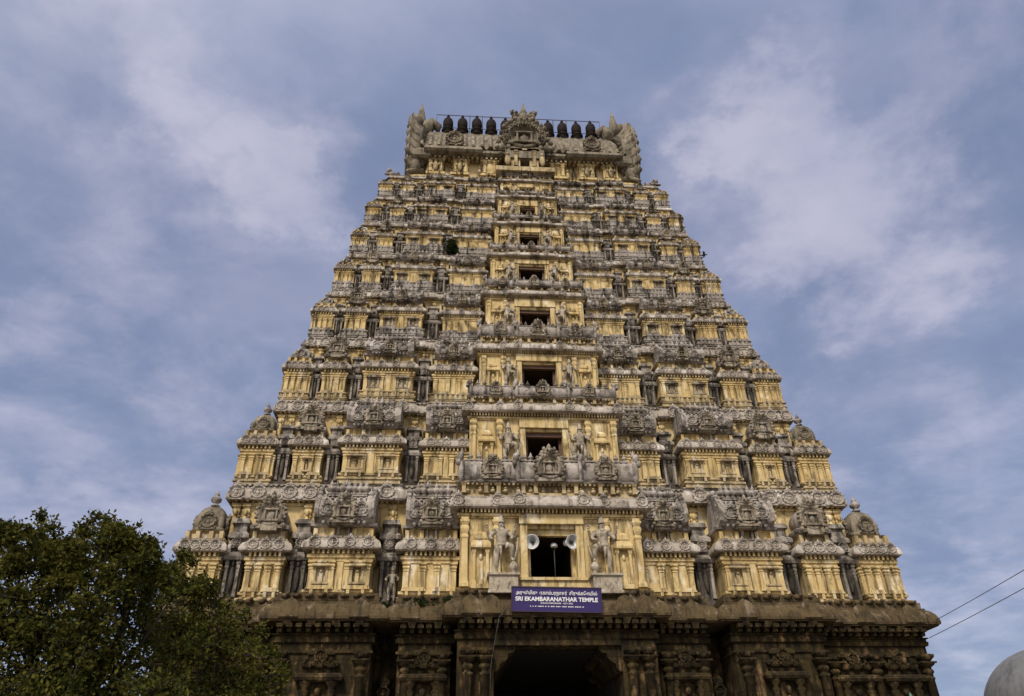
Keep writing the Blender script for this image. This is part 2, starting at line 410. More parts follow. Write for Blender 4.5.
def guardian_body(sub=2, dance=True):
    V = [(0, 0, .50), (.005, -.01, .585), (0, 0, .68), (0, 0, .745), (0, -.005, .785), (0, -.012, .83), (0, -.008, .875)]
    Rr = [.09, .075, .102, .082, .04, .056, .048]
    Ed = [(0, 1), (1, 2), (2, 3), (3, 4), (4, 5), (5, 6)]
    def chain(root, pts):
        last = root
        for p, r in pts:
            V.append(p); Rr.append(r); Ed.append((last, len(V)-1)); last = len(V)-1
    chain(0, [((-.065, 0, .46), .066), ((-.085, -.03, .27), .046), ((-.08, .0, .20), .042), ((-.075, 0, .05), .027), ((-.09, -.075, .02), .024)])
    if dance:
        chain(0, [((.06, -.03, .475), .066), ((.155, -.17, .455), .052), ((.165, -.15, .38), .042), ((.17, -.10, .26), .030), ((.19, -.165, .225), .024)])
    else:
        chain(0, [((.065, 0, .46), .066), ((.08, -.02, .27), .046), ((.078, 0, .2), .042), ((.075, 0, .05), .027), ((.09, -.075, .02), .024)])
    for s in (-1, 1):
        chain(3, [((s*.10, 0, .735), .042), ((s*.185, -.04, .635), .032), ((s*.155, -.13, .575), .024), ((s*.145, -.165, .565), .02)])
        if dance:
            chain(3, [((s*.09, .03, .72), .036), ((s*.185, .02, .655), .030), ((s*.225, -.035, .755), .024), ((s*.228, -.04, .78), .019)])
    mb = skin_mesh("figure", V, Ed, Rr, sub)
    # hands: palm with four fingers and a thumb, face, crown, ornaments
    for s in (-1, 1):
        hs = [((s*.14, -.18, .562), (s*-.2, -.8, -.3))] + ([((s*.23, -.042, .795), (s*.1, -.25, 1))] if dance else [])
        for c, d in hs:
            c = Vector(c); d = Vector(d).normalized(); side = d.cross(Vector((0, 1, .3))).normalized()
            mb.blob(c, .02, .02, .02, 6, 4)
            for k in range(4):
                b0 = c + side*(k - 1.5)*.011 + d*.012
                ln = (.030, .038, .036, .028)[k]
                mb.tube([b0, b0 + d*ln*.6, b0 + d*ln + Vector((0, -.012, 0))], [.0065, .006, .004], 5)
            mb.tube([c + side*.018, c + side*.034 + d*.014, c + side*.036 + d*.028], [.007, .0065, .004], 5)
    mb.blob((0, -.066, .838), .009, .014, .014, 6, 4)
    for s in (-1, 1):
        mb.blob((s*.019, -.058, .853), .009, .006, .005, 6, 4)
        mb.blob((s*.055, -.005, .838), .012, .014, .03, 6, 4)
        mb.lathe((s*.10, 0, .745), [(.03, -.02), (.055, 0), (.045, .02), (.01, .045)], 8)
    mb.blob((0, -.06, .815), .016, .006, .005, 6, 4)
    mb.lathe((0, -.005, .875), [(.050, 0), (.060, .008), (.052, .02), (.05, .045), (.042, .05), (.045, .085), (.034, .09), (.036, .12), (.022, .13), (.014, .155), (.004, .17)], 10)
    mb.lathe((0, 0, .505), [(.075, -.03), (.098, -.02), (.10, .01), (.085, .03), (.07, .035)], 12)
    mb.lathe((0, -.005, .755), [(.05, -.03), (.085, -.025), (.08, .0), (.05, .02)], 12)
    mb.tube([(-.02, -.085, .47), (-.01, -.10, .38), (0, -.075, .28)], [.03, .022, .012], 6)
    return mb
def club_mb():
    m = MB().lathe((.185, -.15, 0), [(.05, 0), (.055, .015), (.03, .04), (.055, .07), (.075, .11), (.07, .15), (.045, .18), (.025, .205)], 10)
    m.tube([(.19, -.15, .19), (.24, -.12, .40), (.265, -.05, .62)], [.02, .016, .012], 6)
    return m

# ------------------------------------------------------------------ the tower: storeys and pavilions
B = [8.1, 12.65, 16.5, 19.95, 22.95, 25.55, 27.95, 30.05, 31.95]
WO = [12.3, 11.35, 10.45, 9.8, 9.17, 8.7, 8.25, 7.78, 7.35]
FC = [.385, .395, .43, .45, .465, .47, .485, .50]
def yf(z): return .35 + .168*(z - 10.06)
PAV = [  # x-range of the four pavilions of the right half, tier by tier
    [(3.2, 5.05), (6.1, 8.14), (9.15, 10.35), (11.3, 12.55)],
    [(2.9, 4.55), (5.5, 7.6), (8.45, 9.5), (10.3, 11.4)],
    [(2.7, 4.35), (5.22, 7.22), (7.97, 8.93), (9.55, 10.47)],
    [(2.4, 4.1), (4.98, 6.85), (7.5, 8.42), (8.98, 9.82)],
    [(2.2, 3.9), (4.68, 6.48), (7.12, 7.96), (8.42, 9.19)],
    [(2.0, 3.65), (4.37, 6.1), (6.74, 7.53), (8.0, 8.72)],
    [(1.8, 3.35), (4.14, 5.75), (6.35, 7.08), (7.6, 8.27)],
    [(1.6, 3.1), (3.85, 5.4), (5.98, 6.66), (7.15, 7.80)],
]
BAYW = [3.13, 2.85, 2.47, 2.2, 1.95, 1.72, 1.52, 1.36]
BAYC = [11.1, 15.33, 18.66, 22.03, 24.8, 27.25, 29.53, 31.1]
DOOR = [(.84, 8.75, 10.45), (.71, 13.1, 14.62), (.72, 16.9, 18.09), (.69, 20.2, 21.38), (.62, 23.2, 24.33), (.5, 25.8, 26.75), (.4, 28.2, 28.98), (.35, 30.2, 30.7)]
YB = 13.0     # the tower is symmetric in depth about y = YB/2
tower = thing("temple_tower", "tall tapering yellow plaster temple tower with grey carved roofs above a dark stone base", "temple tower", (-.08, 0, 0))

def wall_section(m, w, z0, z1, front, h, sides=False, ygroove=True):
    pass
cache_pil = {}
def pavilion(tier, kind, x0, x1, first):
    """returns list of (name, mesh) built about the front-centre foot of the pavilion; 'wall' first"""
    z0, h = B[tier], B[tier+1] - B[tier]
    sc_ = h/4.55
    w = x1 - x0
    fc = FC[tier]
    d = {'a': 1.6, 'b': 1.9, 'c': 1.6, 'd': 0}[kind]*sc_ + .3
    if kind == 'd': d = w
    zb, zc, ch = (.085 + .027*max(0, tier - 1))*h, fc*h, .092*h
    ov = (.62, .5, .42, .36, .30, .26, .24, .22)[tier]*(.48 if kind != 'd' else .44)
    hw = w/2
    out = []
    wall = MB()
    wall.rect(-hw, hw, 0, d, [(0, zb*.4), (0, zc + .02*h)])
    wall.rect(-hw, hw, 0, d, [(.04*sc_, zc - .085*h), (.05*sc_, zc - .065*h), (.10*sc_, zc - .06*h), (.10*sc_, zc - .035*h), (.04*sc_, zc - .03*h)])
    dentils(wall, -hw + .02, hw - .02, -.05*sc_, zc - .035*h, .07*sc_, .035*h, .13*sc_, .15*sc_ + .01)
    if kind == 'd':
        for s in (-1, 1):
            t = MB(); dentils(t, -hw, hw, -.05*sc_, zc - .035*h, .07*sc_, .035*h, .13*sc_, .15*sc_ + .01)
            wall.add(t, Matrix.Translation((s*hw, d/2, 0)) @ Matrix.Rotation(s*R(90), 4, 'Z'))
    base = MB()
    base.rect(-hw, hw, 0, d, [(.10*sc_, -.02*h), (.10*sc_, .02*h), (.16*sc_, .022*h), (.16*sc_, .04*h), (.06*sc_, .045*h), (.06*sc_, .062*h), (.12*sc_, .066*h), (.12*sc_, zb), (0, zb + .01)])
    if tier >= 2:          # pierced parapet row standing before the wall foot
        base.rect(-hw, hw, 0, d, [(.16*sc_, zb*.30), (.20*sc_, zb*.33), (.20*sc_, zb*.42), (.16*sc_, zb*.45)])
        dentils(base, -hw, hw, -.08*sc_, zb*.46, .13*sc_, zb*.40, .10*sc_, .27*sc_)
        base.rect(-hw, hw, 0, d, [(.12*sc_, zb*.86), (.20*sc_, zb*.88), (.20*sc_, zb*.96), (.1*sc_, zb*1.01)])
    # pilasters
    ph = zc - .085*h - zb
    pw = .17*sc_ + .02
    xs = {'a': [-.44, -.13, .13, .44], 'b': [-.45, -.13, .13, .45], 'c': [-.42, -.14, .14, .42], 'd': [-.42, -.14, .14, .42]}[kind]
    pk = (tier, round(pw, 3))
    if pk not in cache_pil:
        cache_pil[pk] = pilaster_mb(pw, ph, .13*sc_).mesh("pilaster", M_YEL)
    pil_pos = [((x*w, 0, zb), 0) for x in xs]
    if kind == 'd':
        pil_pos += [((s*hw, d/2 + k*w, zb), s*R(90)) for s in (-1, 1) for k in (-.42, 0, .42)]
    if tier >= 2:
        pm = pilaster_mb(pw, ph, .13*sc_)
        for p, rz in pil_pos: wall.add(pm, Matrix.Translation(p) @ Matrix.Rotation(rz, 4, 'Z'))
        pil_pos = []
    # pedestals below pilasters
    for x in ((-.29, .29) if kind in 'ab' else (-.28, .28)):
        bw = .19*w
        base.box(x*w - bw, x*w + bw, -.2*sc_, 0.02, zb - .003, zb + .028*h)
        for k in (-1, 1):
            base.box(x*w + k*bw*.62 - .05*sc_, x*w + k*bw*.62 + .05*sc_, -.19*sc_, .02, .042*h, zb + .002)
    if kind == 'b' or (kind == 'a' and tier > 0):
        # central raised strip between the two inner pilasters
        wall.box(-.05*w, .05*w, -.05*sc_, .02, zb, zc - .09*h)
    out.append(("wall", wall, M_YEL))
    out.append(("base_moulding", base, M_YEL if tier == 0 else M_TRM if tier < 3 else M_GRY))
    if kind == 'b' or kind == 'c' and tier == 1:
        for x in ((-.29, .29) if kind == 'b' else (0,)):
            out.append(("niche_frame", MB().add(niche_mb(.30*w*.75, ph*.80, .2*sc_), T(x*w, 0, zb + .05*h)), M_TRM if tier < 2 else M_ORN))
    # cornice
    cor = MB()
    cor.rect(-hw, hw, 0, d, [(0, zc - .002)] + kapota(ov, ch, zc)[1:])
    nk = {'a': 3, 'b': 4, 'c': 3, 'd': 4}[kind]
    kr = ch*.46
    km = kudu(kr, kr*.45, True, 12)
    for k in range(nk):
        x = -hw + w*(k + .5)/nk if kind != 'b' else (-.40, -.13, .13, .40)[k]*w
        cor.add(km, T(x*1.08, -ov*.80, zc + ch*.50))
    if kind == 'd':
        for s in (-1, 1):
            for k in (-.33, .0, .33):
                cor.add(km, Matrix.Translation((s*(hw + ov*.8), d/2 + k*w, zc + ch*.5)) @ Matrix.Rotation(s*R(90), 4, 'Z'))
    nb = max(5, int(w/.16/sc_**.5))
    for k in range(nb):
        cor.box(-hw + w*(k+.2)/nb, -hw + w*(k+.8)/nb, -ov*.36, -.0, zc + ch, zc + ch*1.18)
    out.append(("cornice", cor, M_BAND))
    # neck
    zn, zr = zc + ch, zc + ch + .085*h
    ni = (.05 if kind != 'd' else .10)*sc_
    nkm = MB()
    nkm.rect(-hw, hw, 0, d, [(ni, zn - .01), (ni*1.2, zn + .015*h), (-ni*.6, zn + .02*h), (-ni, zr - .01*h), (0, zr)])
    for x in ((-.46, -.18, .18, .46) if kind != 'c' else (-.4, .4)):
        nkm.box(x*w - .07*sc_, x*w + .07*sc_, -.07*sc_, .1, zn + .01*h, zr - .01*h)
    out.append(("neck", nkm, M_YEL if kind in 'ab' or tier > 1 else M_TRM))
    ztop = .865*h
    if kind in 'ab':
        rf = MB(); Rz = (ztop - zr)
        e = .10*sc_
        rf.rect(-hw, hw, -.02, d, [(0, zr), (e, zr + .005*h), (e*1.2, zr + .025*h), (e*.6, zr + .035*h)])
        # barrel: horseshoe section swept along x, belly bulging past the neck
        hr_ = hw*.84
        prof = [(-.02, .03), (-.16*1.0, .16), (-.20, .34), (-.16, .55), (-.06, .74), (.12, .90), (.35, .985), (.6, 1.0)]
        nseg = max(10, int(w/.12)); rings = []
        for i in range(nseg + 1):
            x = -hr_*.97 + 2*hr_*.97*i/nseg
            b_ = 1.0 + (.06 if i % 2 else 0)
            pts = [(x, y*1.7*sc_*b_ if y < 0 else y*1.6*sc_, zr + zz*Rz*(1 if zz < .9 else (b_*.985))) for y, zz in prof]
            pts += [(x, .6*1.6*sc_ + .4, zr + Rz), (x, .6*1.6*sc_ + .4, zr + .03*Rz)]
            rings.append(pts[::-1])
        rf.rings(rings, True, True, True)
        # lotus rim, beaded girdle and small side arches on the barrel
        nbd = max(6, int(2*hr_/(.2*sc_)))
        for k in range(nbd):
            xk = -hr_*.92 + 1.84*hr_*(k + .5)/nbd
            rf.blob((xk, -.20*sc_, zr + .09*Rz), .085*sc_, .12*sc_, .075*Rz, 6, 4)
            rf.blob((xk, -.15*sc_, zr + .74*Rz), .06*sc_, .08*sc_, .035*Rz, 5, 4)
        ks = kudu(Rz*.17, .09*sc_, True, 12)
        for sg in (-1, 1):
            rf.add(ks, T(sg*hr_*.66, -.34*sc_, zr + Rz*.40))
        # flared gable ends
        for s in (-1, 1):
            outl = [(y*1.7*sc_*1.25 if y < 0 else y*1.6*sc_, zz*1.07) for y, zz in prof]
            outl = [(y, zr + zz*Rz) for y, zz in outl] + [(.9*sc_ + .3, zr + 1.07*Rz), (.9*sc_ + .3, zr)]
            for t_, x_ in ((.10*sc_, hr_*.95), (.07*sc_, hr_*1.09)):
                f = 1.0 if x_ < hr_ else 1.12
                r1 = [(s*(x_ - t_), y*f if y < 0 else y, zr + (z - zr)*(1 if f == 1 else 1.04)) for y, z in outl]
                r2 = [(s*(x_ + t_), y*f*1.06 if y < 0 else y, zr + (z - zr)*(1.02 if f == 1 else 1.09)) for y, z in outl]
                rf.rings([r1, r2] if s < 0 else [r2, r1], True, True)
            for k in range(6):
                a = R(200 - 32*k)
                rf.blob((s*hr_*1.09, .05 + math.cos(a)*.34*sc_ + .1*sc_, zr + Rz*.5 + math.sin(a)*Rz*.56), .12*sc_, .09*sc_, .11*sc_, 6, 4)
        out.append(("roof", rf, M_GRY))
        fin = MB().box(-hw*.66, hw*.66, .02*sc_, .24*sc_, zr + Rz*.86, zr + Rz*.905); nf = 7 if kind == 'b' else 6
        fh = .13*h
        st_ = stupi(fh, 6)
        for k in range(nf):
            fin.add(st_, T(-hw*.60 + w*.60*k/(nf-1), .12*sc_, zr + Rz*.90))
        out.append(("ridge_finials", fin, M_GRY))
        ar = MB(); rr = Rz*(.31 if kind == 'b' else .29)
        ar.add(kirti(rr, .11*sc_), T(0, -.36*sc_ , zr + Rz*.36))
        ar.box(-rr*.9, rr*.9, -.38*sc_, .2, zr - .005*h, zr + Rz*.12)
        ar.box(-rr*.5, -rr*.3, -.14*sc_, .1, zn, zr); ar.box(rr*.3, rr*.5, -.14*sc_, .1, zn, zr)
        out.append(("gable_arch", ar, M_ORN))
    elif kind == 'c':
        rf = MB(); Rz = ztop - zr
        e = .12*sc_
        rf.rect(-hw*.9, hw*.9, -.02, d, [(0, zr), (e, zr + .005*h), (e*1.2, zr + .025*h), (e*.6, zr + .04*h)])
        rings = []
        r0 = min(hw*.84, Rz*.46); zc_ = zr + .04*h + r0*.72
        for y in (-.14*sc_, .2*sc_, d*.8):
            rings.append([(math.cos(R(-48 + 276*k/16))*r0*.98, y, zc_ + math.sin(R(-48 + 276*k/16))*r0*.98) for k in range(17)][::-1])
        rf.rings(rings, True, True, True)
        out.append(("roof", rf, M_GRY))
        ar = MB(); ar.add(kirti(r0, .13*sc_), T(0, -.16*sc_, zc_))
        ar.box(-r0*.55, r0*.55, -.3*sc_, .2, zr - .02*h, zr + .05*h)
        out.append(("gable_arch", ar, M_ORN))
    else:
        rf = MB(); dome_h = (.80*h - zr)
        rr = hw*.80
        cy = d/2
        rf.lathe((0, cy, zr), [(rr*1.0, 0), (rr*1.10, .01*h), (rr*1.12, .03*h), (rr*.98, .045*h), (rr*.94, .07*h), (rr*1.02, dome_h*.34), (rr*1.03, dome_h*.5), (rr*.94, dome_h*.66), (rr*.72, dome_h*.84), (rr*.42, dome_h*.96), (rr*.2, dome_h)], 24, 'z', True, 5)
        km2 = kudu(dome_h*.27, .10*sc_, True, 14)
        for a in (0, 90, -90, 180):
            rf.add(km2, Matrix.Translation((0, cy, zr + dome_h*.36)) @ Matrix.Rotation(R(a), 4, 'Z') @ Matrix.Translation((0, -rr*.98, 0)))
        for sx_ in (-1, 1):
            for sy_ in (-1, 1):
                rf.blob((sx_*rr*.8, cy + sy_*rr*.8, zr + dome_h*.3), .13*sc_, .13*sc_, dome_h*.3, 6, 4)
        out.append(("roof", rf, M_CRW if tier < 2 else M_GRY))
        fin = MB(); fin.add(stupi(.145*h), T(0, cy - .15*sc_, zr + dome_h*.97))
        out.append(("finial", fin, M_GRY))
    return out, pil_pos, cache_pil.get(pk)

KNAME = {'a': "inner_pavilion", 'b': "barrel_roofed_pavilion", 'c': "arched_pavilion", 'd': "corner_pavilion"}
niche_cache = {}
for t in range(8):
    z0, z1 = B[t], B[t+1]
    h = z1 - z0; s = h/4.55
    yfr, yn = yf(z0), yf(z1)
    Wn = WO[t+1] - .02
    dw, dz0, dz1 = DOOR[t]
    # ---- core of the storey
    core = MB()
    yc = yn - .08
    core.rect(-Wn, -dw - .03, yc, YB - yc, [(0, z0 - .3), (0, z1 - .14*h)])
    core.rect(dw + .03, Wn, yc, YB - yc, [(0, z0 - .3), (0, z1 - .14*h)])
    core.box(-dw - .03, dw + .03, yc, YB - yc, dz1 + .03, z1 - .15*h)
    core.box(-dw - .03, dw + .03, yc + 3.0, YB - yc, z0 - .3, dz1 + .03)
    core.box(-dw - .03, dw + .03, yc, yc + 3.0, z0 - .3, dz0 - .05)
    zd = z1 - .14*h
    core.rect(-Wn, Wn, yc, YB - yc, [(.0, zd - .055*h), (.07*s, zd - .05*h), (.07*s, zd - .03*h), (0.02, zd - .025*h), (.0, zd + .01)])
    dentils(core, -Wn, Wn, yc, zd - .028*h, .09*s, .028*h, .22*s, .2*s)
    for sd_ in (-1, 1):
        tt = MB(); dentils(tt, -2.5*s, 2.5*s, 0, zd - .028*h, .09*s, .028*h, .22*s, .2*s)
        core.add(tt, Matrix.Translation((sd_*Wn, yc + 2.5*s, 0)) @ Matrix.Rotation(sd_*R(90), 4, 'Z'))
    # wall pilasters with bracket figures between the pavilion roofs
    pm = pilaster_mb(.22*s, .36*h, .12*s)
    gaps = [(PAV[t][0][1] + PAV[t][1][0])/2, (PAV[t][1][1] + PAV[t][2][0])/2, (PAV[t][2][1] + PAV[t][3][0])/2, min(Wn - .15*s, PAV[t][3][0] + .62*(PAV[t][3][1]-PAV[t][3][0]))]
    for gx in gaps:
        for sg in (-1, 1):
            core.add(pm, T(sg*gx, yc, z0 + .46*h))
            core.blob((sg*gx, yc - .16*s, z0 + .62*h), .11*s, .12*s, .10*h, 7, 5)
            core.blob((sg*gx, yc - .17*s, z0 + .74*h), .075*s, .09*s, .03*h, 6, 4)
    storey = put("storey", core.mesh("storey", M_YEL), tower)
    # ---- cornice band on top, following the stepped plan
    bo = (.28, .24, .20, .18, .16, .15, .14, .13)[t]
    bb = MB()
    pb = .16*s
    xs = PAV[t+1] if t < 7 else [(x0*.93, x1*.93) for x0, x1 in PAV[7]]
    pts = [(-Wn, yc)]
    for x0, x1 in [(-xs[1][1] - .1, -xs[1][0] + .1)]:
        pts += [(x0, yc), (x0, yc - pb), (x1, yc - pb), (x1, yc)]
    pts += [(-xs[0][1] - .1, yc), (-xs[0][1] - .1, yc - pb*.6), (xs[0][1] + .1, yc - pb*.6), (xs[0][1] + .1, yc)]
    for x0, x1 in [(xs[1][0] - .1, xs[1][1] + .1)]:
        pts += [(x0, yc), (x0, yc - pb), (x1, yc - pb), (x1, yc)]
    pts += [(Wn, yc), (Wn, YB - yc), (-Wn, YB - yc)]
    hb = .12*h
    zb0 = z1 - .155*h
    bb.loft(pts, kapota(bo, hb, zb0) [:-1] + [(bo*.30, zb0 + hb), (bo*.22, zb0 + hb), (bo*.22, zb0 + hb*1.12), (bo*.42, zb0 + hb*1.14), (bo*.42, z1 - .012*h), (0, z1 - .01*h)])
    dentils(bb, -Wn, Wn, yc - bo*.22, zb0 + hb*1.02, .10*s, hb*.14, .10*s, .19*s)
    put("cornice_band", bb.mesh("cornice_band", M_BAND), storey)
    # medallions on the band
    r = hb*.52
    me = kudu(r, r*.34, True, 16).mesh("medallion", M_BAND)
    mx = []
    for k in (1, 2, 3):
        x0, x1 = xs[k]
        mx += [(x0 + .16*(x1-x0), pb if k == 1 else 0), (x1 - .14*(x1-x0), pb if k == 1 else 0)]
    mx.append((xs[0][1] - .2*s, pb*.6))
    if t < 6:
        for x, py in mx:
            for sg in (-1, 1):
                put("medallion", me, storey, (sg*min(x, Wn + bo*.4), yc - py - bo*.86, zb0 + hb*.50))
    # ---- pavilions
    for ki, kind in enumerate('abcd'):
        x0, x1 = PAV[t][ki]
        parts, pil, pme = pavilion(t, kind, x0, x1, False)
        meshes = [(nm, m.mesh(nm, mat)) for nm, m, mat in parts]
        w = x1 - x0
        yy = yfr - {'a': .12, 'b': .36, 'c': .0, 'd': .0}[kind]*s
        for sg in (-1, 1):
            root = put(KNAME[kind], meshes[0][1], tower, (sg*(x0 + x1)/2 + random.uniform(-.02, .02), yy + random.uniform(-.03, .03), z0), R(random.uniform(-.5, .5)))
            root.scale = (random.uniform(.985, 1.015), 1, random.uniform(.982, 1.018))
            for nm, me_ in meshes[1:]:
                put(nm, me_, root)
            for p, rz in pil:
                put("pilaster", pme, root, p, rz)
    # ---- dark recesses with slender shrines between the pavilions
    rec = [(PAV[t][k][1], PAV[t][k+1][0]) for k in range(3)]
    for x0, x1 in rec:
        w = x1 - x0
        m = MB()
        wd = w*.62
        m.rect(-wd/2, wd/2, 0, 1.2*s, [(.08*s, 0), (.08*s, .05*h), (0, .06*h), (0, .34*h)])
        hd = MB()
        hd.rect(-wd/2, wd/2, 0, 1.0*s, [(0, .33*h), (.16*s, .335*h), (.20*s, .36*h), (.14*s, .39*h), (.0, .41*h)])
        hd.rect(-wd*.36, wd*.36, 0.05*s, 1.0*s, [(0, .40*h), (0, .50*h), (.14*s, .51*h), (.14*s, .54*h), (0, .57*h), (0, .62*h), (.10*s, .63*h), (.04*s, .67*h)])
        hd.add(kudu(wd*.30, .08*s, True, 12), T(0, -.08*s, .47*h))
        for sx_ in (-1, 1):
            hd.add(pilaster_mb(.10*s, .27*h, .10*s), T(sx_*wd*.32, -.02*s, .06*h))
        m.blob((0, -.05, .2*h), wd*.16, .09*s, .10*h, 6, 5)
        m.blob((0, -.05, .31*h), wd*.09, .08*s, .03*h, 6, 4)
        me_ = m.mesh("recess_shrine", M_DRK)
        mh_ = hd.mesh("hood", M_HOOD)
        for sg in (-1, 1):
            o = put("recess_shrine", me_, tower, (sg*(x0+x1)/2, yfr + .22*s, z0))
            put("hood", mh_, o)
    # ---- central bay
    bw, bz = BAYW[t], BAYC[t]
    by = yfr - .95*s          # front plane of the bay
    bd = yc - by + .3
    hb_ = bz - z0
    bay = MB()
    fj = .24*(dw/.84)          # door jamb
    for sg in (-1, 1):
        a, b_ = sorted((sg*(dw), sg*bw))
        bay.rect(a, b_, 0, bd, [(0, .10*hb_), (0, hb_ + .02*h)])
    bay.box(-dw, dw, 0, bd, dz1 - z0, hb_ + .02*h - .003)
    bay.box(-dw, dw, 0, bd, .10*hb_, dz0 - z0)
    for sg in (-1, 1):
        a, b_ = sorted((sg*dw, sg*(dw + fj)))
        bay.box(a, b_, -.10*s, .02, dz0 - z0 - .003, dz1 - z0 + fj*.9)
        a, b_ = sorted((sg*dw*1.0, sg*(dw*.86)))
    bay.box(-dw - fj*1.15, dw + fj*1.15, -.16*s, .02, dz1 - z0 + fj*.55, hb_ - .07*hb_)
    bay.rect(-bw, bw, 0, bd, [(.05*s, hb_ - .10*hb_), (.05*s, hb_ - .085*hb_), (.12*s, hb_ - .08*hb_), (.12*s, hb_ - .05*hb_), (.02, hb_ - .045*hb_)])
    dentils(bay, -bw, bw, -.06*s, hb_ - .048*hb_, .06*s, .045*hb_, .16*s, .13*s)
    if t >= 2:
        for x in (.93, .60):
            for sg in (-1, 1):
                bay.add(pilaster_mb(.2*s, .78*hb_, .14*s), T(sg*bw*x, 0, .11*hb_))
    root = put("central_bay", bay.mesh("central_bay", M_YEL), tower, (0, by, z0))
    if t < 2:
        pme = pilaster_mb(.22*s, .79*hb_, .16*s).mesh("pilaster", M_YEL)
        for x in (.95, .60):
            for sg in (-1, 1):
                put("pilaster", pme, root, (sg*bw*x, 0, .11*hb_))
    nme = niche_mb(bw*.17, .60*hb_, .18*s).mesh("niche_frame", M_YEL)
    for sg in (-1, 1):
        put("niche_frame", nme, root, (sg*bw*.775, 0, .14*hb_))
    pas = MB()          # added dark lining: shade of the passage put into its colour
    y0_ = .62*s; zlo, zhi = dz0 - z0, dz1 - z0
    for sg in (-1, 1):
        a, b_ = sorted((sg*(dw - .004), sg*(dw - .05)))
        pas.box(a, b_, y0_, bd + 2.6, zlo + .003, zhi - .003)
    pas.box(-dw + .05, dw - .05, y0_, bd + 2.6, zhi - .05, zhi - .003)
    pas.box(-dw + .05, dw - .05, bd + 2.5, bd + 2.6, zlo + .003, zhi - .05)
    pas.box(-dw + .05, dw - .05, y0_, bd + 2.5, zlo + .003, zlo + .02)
    put("passage_shade_lining", pas.mesh("passage_shade_lining", M_DARKIN), root)
    bs = MB()
    for sg in (-1, 1):
        a, b_ = sorted((sg*(dw + .55*s), sg*bw))
        bs.rect(a, b_, 0, bd, [(.10*s, -.03*h), (.10*s, .05*hb_), (.16*s, .055*hb_), (.16*s, .075*hb_), (.05*s, .08*hb_), (.05*s, .10*hb_), (.12*s, .105*hb_), (.0, .115*hb_)])
    bs.box(-dw - .6*s, dw + .6*s, -.10*s, bd, -.03*h, dz0 - z0 - .10*s)
    bs.box(-dw - .3*s, dw + .3*s, -.17*s, bd*.5, dz0 - z0 - .10*s, dz0 - z0 - .004)
    put("base_moulding", bs.mesh("base_moulding", M_YEL), root)
    lint = MB()
    lint.box(-dw + .002, dw - .002, .12*s, .3*s, dz1 - z0 - .12*(dz1-dz0), dz1 - z0 - .002)
    for sg in (-1, 1):
        a, b_ = sorted((sg*(dw - .002), sg*dw*.84))
        lint.box(a, b_, .35*s, .55*s, dz0 - z0, dz1 - z0 - .002)
    put("door_frame", lint.mesh("door_frame", M_WOOD if t else M_YEL), root)
    # bay cornice, neck, roof
    oc = .36*s
    bc = MB()
    chh = .48*s
    e_ = bw*.46
    plan = [(-bw, 0), (-e_, 0), (-e_, -.12*s), (e_, -.12*s), (e_, 0), (bw, 0), (bw, bd), (-bw, bd)]
    bc.loft(plan, [(0, hb_ - .002)] + kapota(oc, chh, hb_)[1:])
    nk = 9
    r = chh*.46
    km = kudu(r, r*.35, True, 12)
    for x in (-.95, -.55, -.33, .33, .55, .95):
        bc.add(km, T(x*(bw + oc*.7), -oc*.85 - (.12*s if abs(x) < .46 else 0), hb_ + chh*.52))
    put("cornice", bc.mesh("cornice", M_BAND), root)
    zn0 = hb_ + chh
    top = z1 - z0 + (.40 if t == 0 else .16)*s if t < 7 else h + .12
    nh = (top - zn0)*.34
    nk_ = MB()
    nk_.rect(-bw, bw, .0, bd, [(.10*s, zn0 - .02), (.10*s, zn0 + .06*nh), (.02, zn0 + .1*nh), (.02, zn0 + .2*nh), (-.06*s, zn0 + .22*nh), (-.06*s, zn0 + .9*nh), (.03*s, zn0 + .95*nh)])
    for k, x in enumerate((-.97, -.72, -.58, -.3, -.16, .16, .3, .58, .72, .97)):
        nk_.add(pilaster_mb(.14*s, .78*nh, .16*s), T(x*bw, -.02*s, zn0 + .2*nh))
    dentils(nk_, -bw, bw, -.02*s, zn0 + .82*nh, .07*s, .12*nh, .14*s, .16*s)
    for k in range(int(bw*2/(.42*s))):
        xk = -bw + (k + .5)*bw*2/int(bw*2/(.42*s))
        nk_.blob((xk, -.03*s, zn0 + .42*nh), .10*s, .12*s, .17*nh, 6, 5); nk_.blob((xk, -.05*s, zn0 + .64*nh), .06*s, .08*s, .08*nh, 5, 4)
    nk_.box(-bw*.36, bw*.36, -.14*s, .1, zn0 + .02*nh, zn0 + .24*nh)
    put("neck", nk_.mesh("neck", M_TRM), root)
    zr0 = zn0 + nh
    Rz = top - zr0
    rf = MB()
    rf.loft([(-bw, 0), (-bw*.78, 0), (-bw*.78, -.1*s), (-bw*.52, -.1*s), (-bw*.52, 0), (-bw*.34, 0), (-bw*.34, -.16*s), (bw*.34, -.16*s), (bw*.34, 0), (bw*.52, 0), (bw*.52, -.1*s), (bw*.78, -.1*s), (bw*.78, 0), (bw, 0), (bw, bd), (-bw, bd)],
            [(0, zr0 - .03*s), (.12*s, zr0), (.15*s, zr0 + .05*s), (.06*s, zr0 + .10*s)])
    prof = [(.02, .05), (-.12, .2), (-.17, .42), (-.14, .66), (-.04, .84), (.12, .95), (.4, 1.0)]
    nseg = int(bw*2/.09/ max(s, .5)); rings = []
    for i in range(nseg + 1):
        x = -bw + 2*bw*i/nseg
        b_ = 1.0 + (.035 if i % 2 else 0)
        pts = [(x, y*s*b_*1.2 if y < 0 else y*s, zr0 + zz*Rz*(b_ if zz > .6 else 1)) for y, zz in prof] + [(x, bd, zr0 + Rz), (x, bd, zr0 + .05*Rz)]
        rings.append(pts[::-1])
    rf.rings(rings, True, True, True)
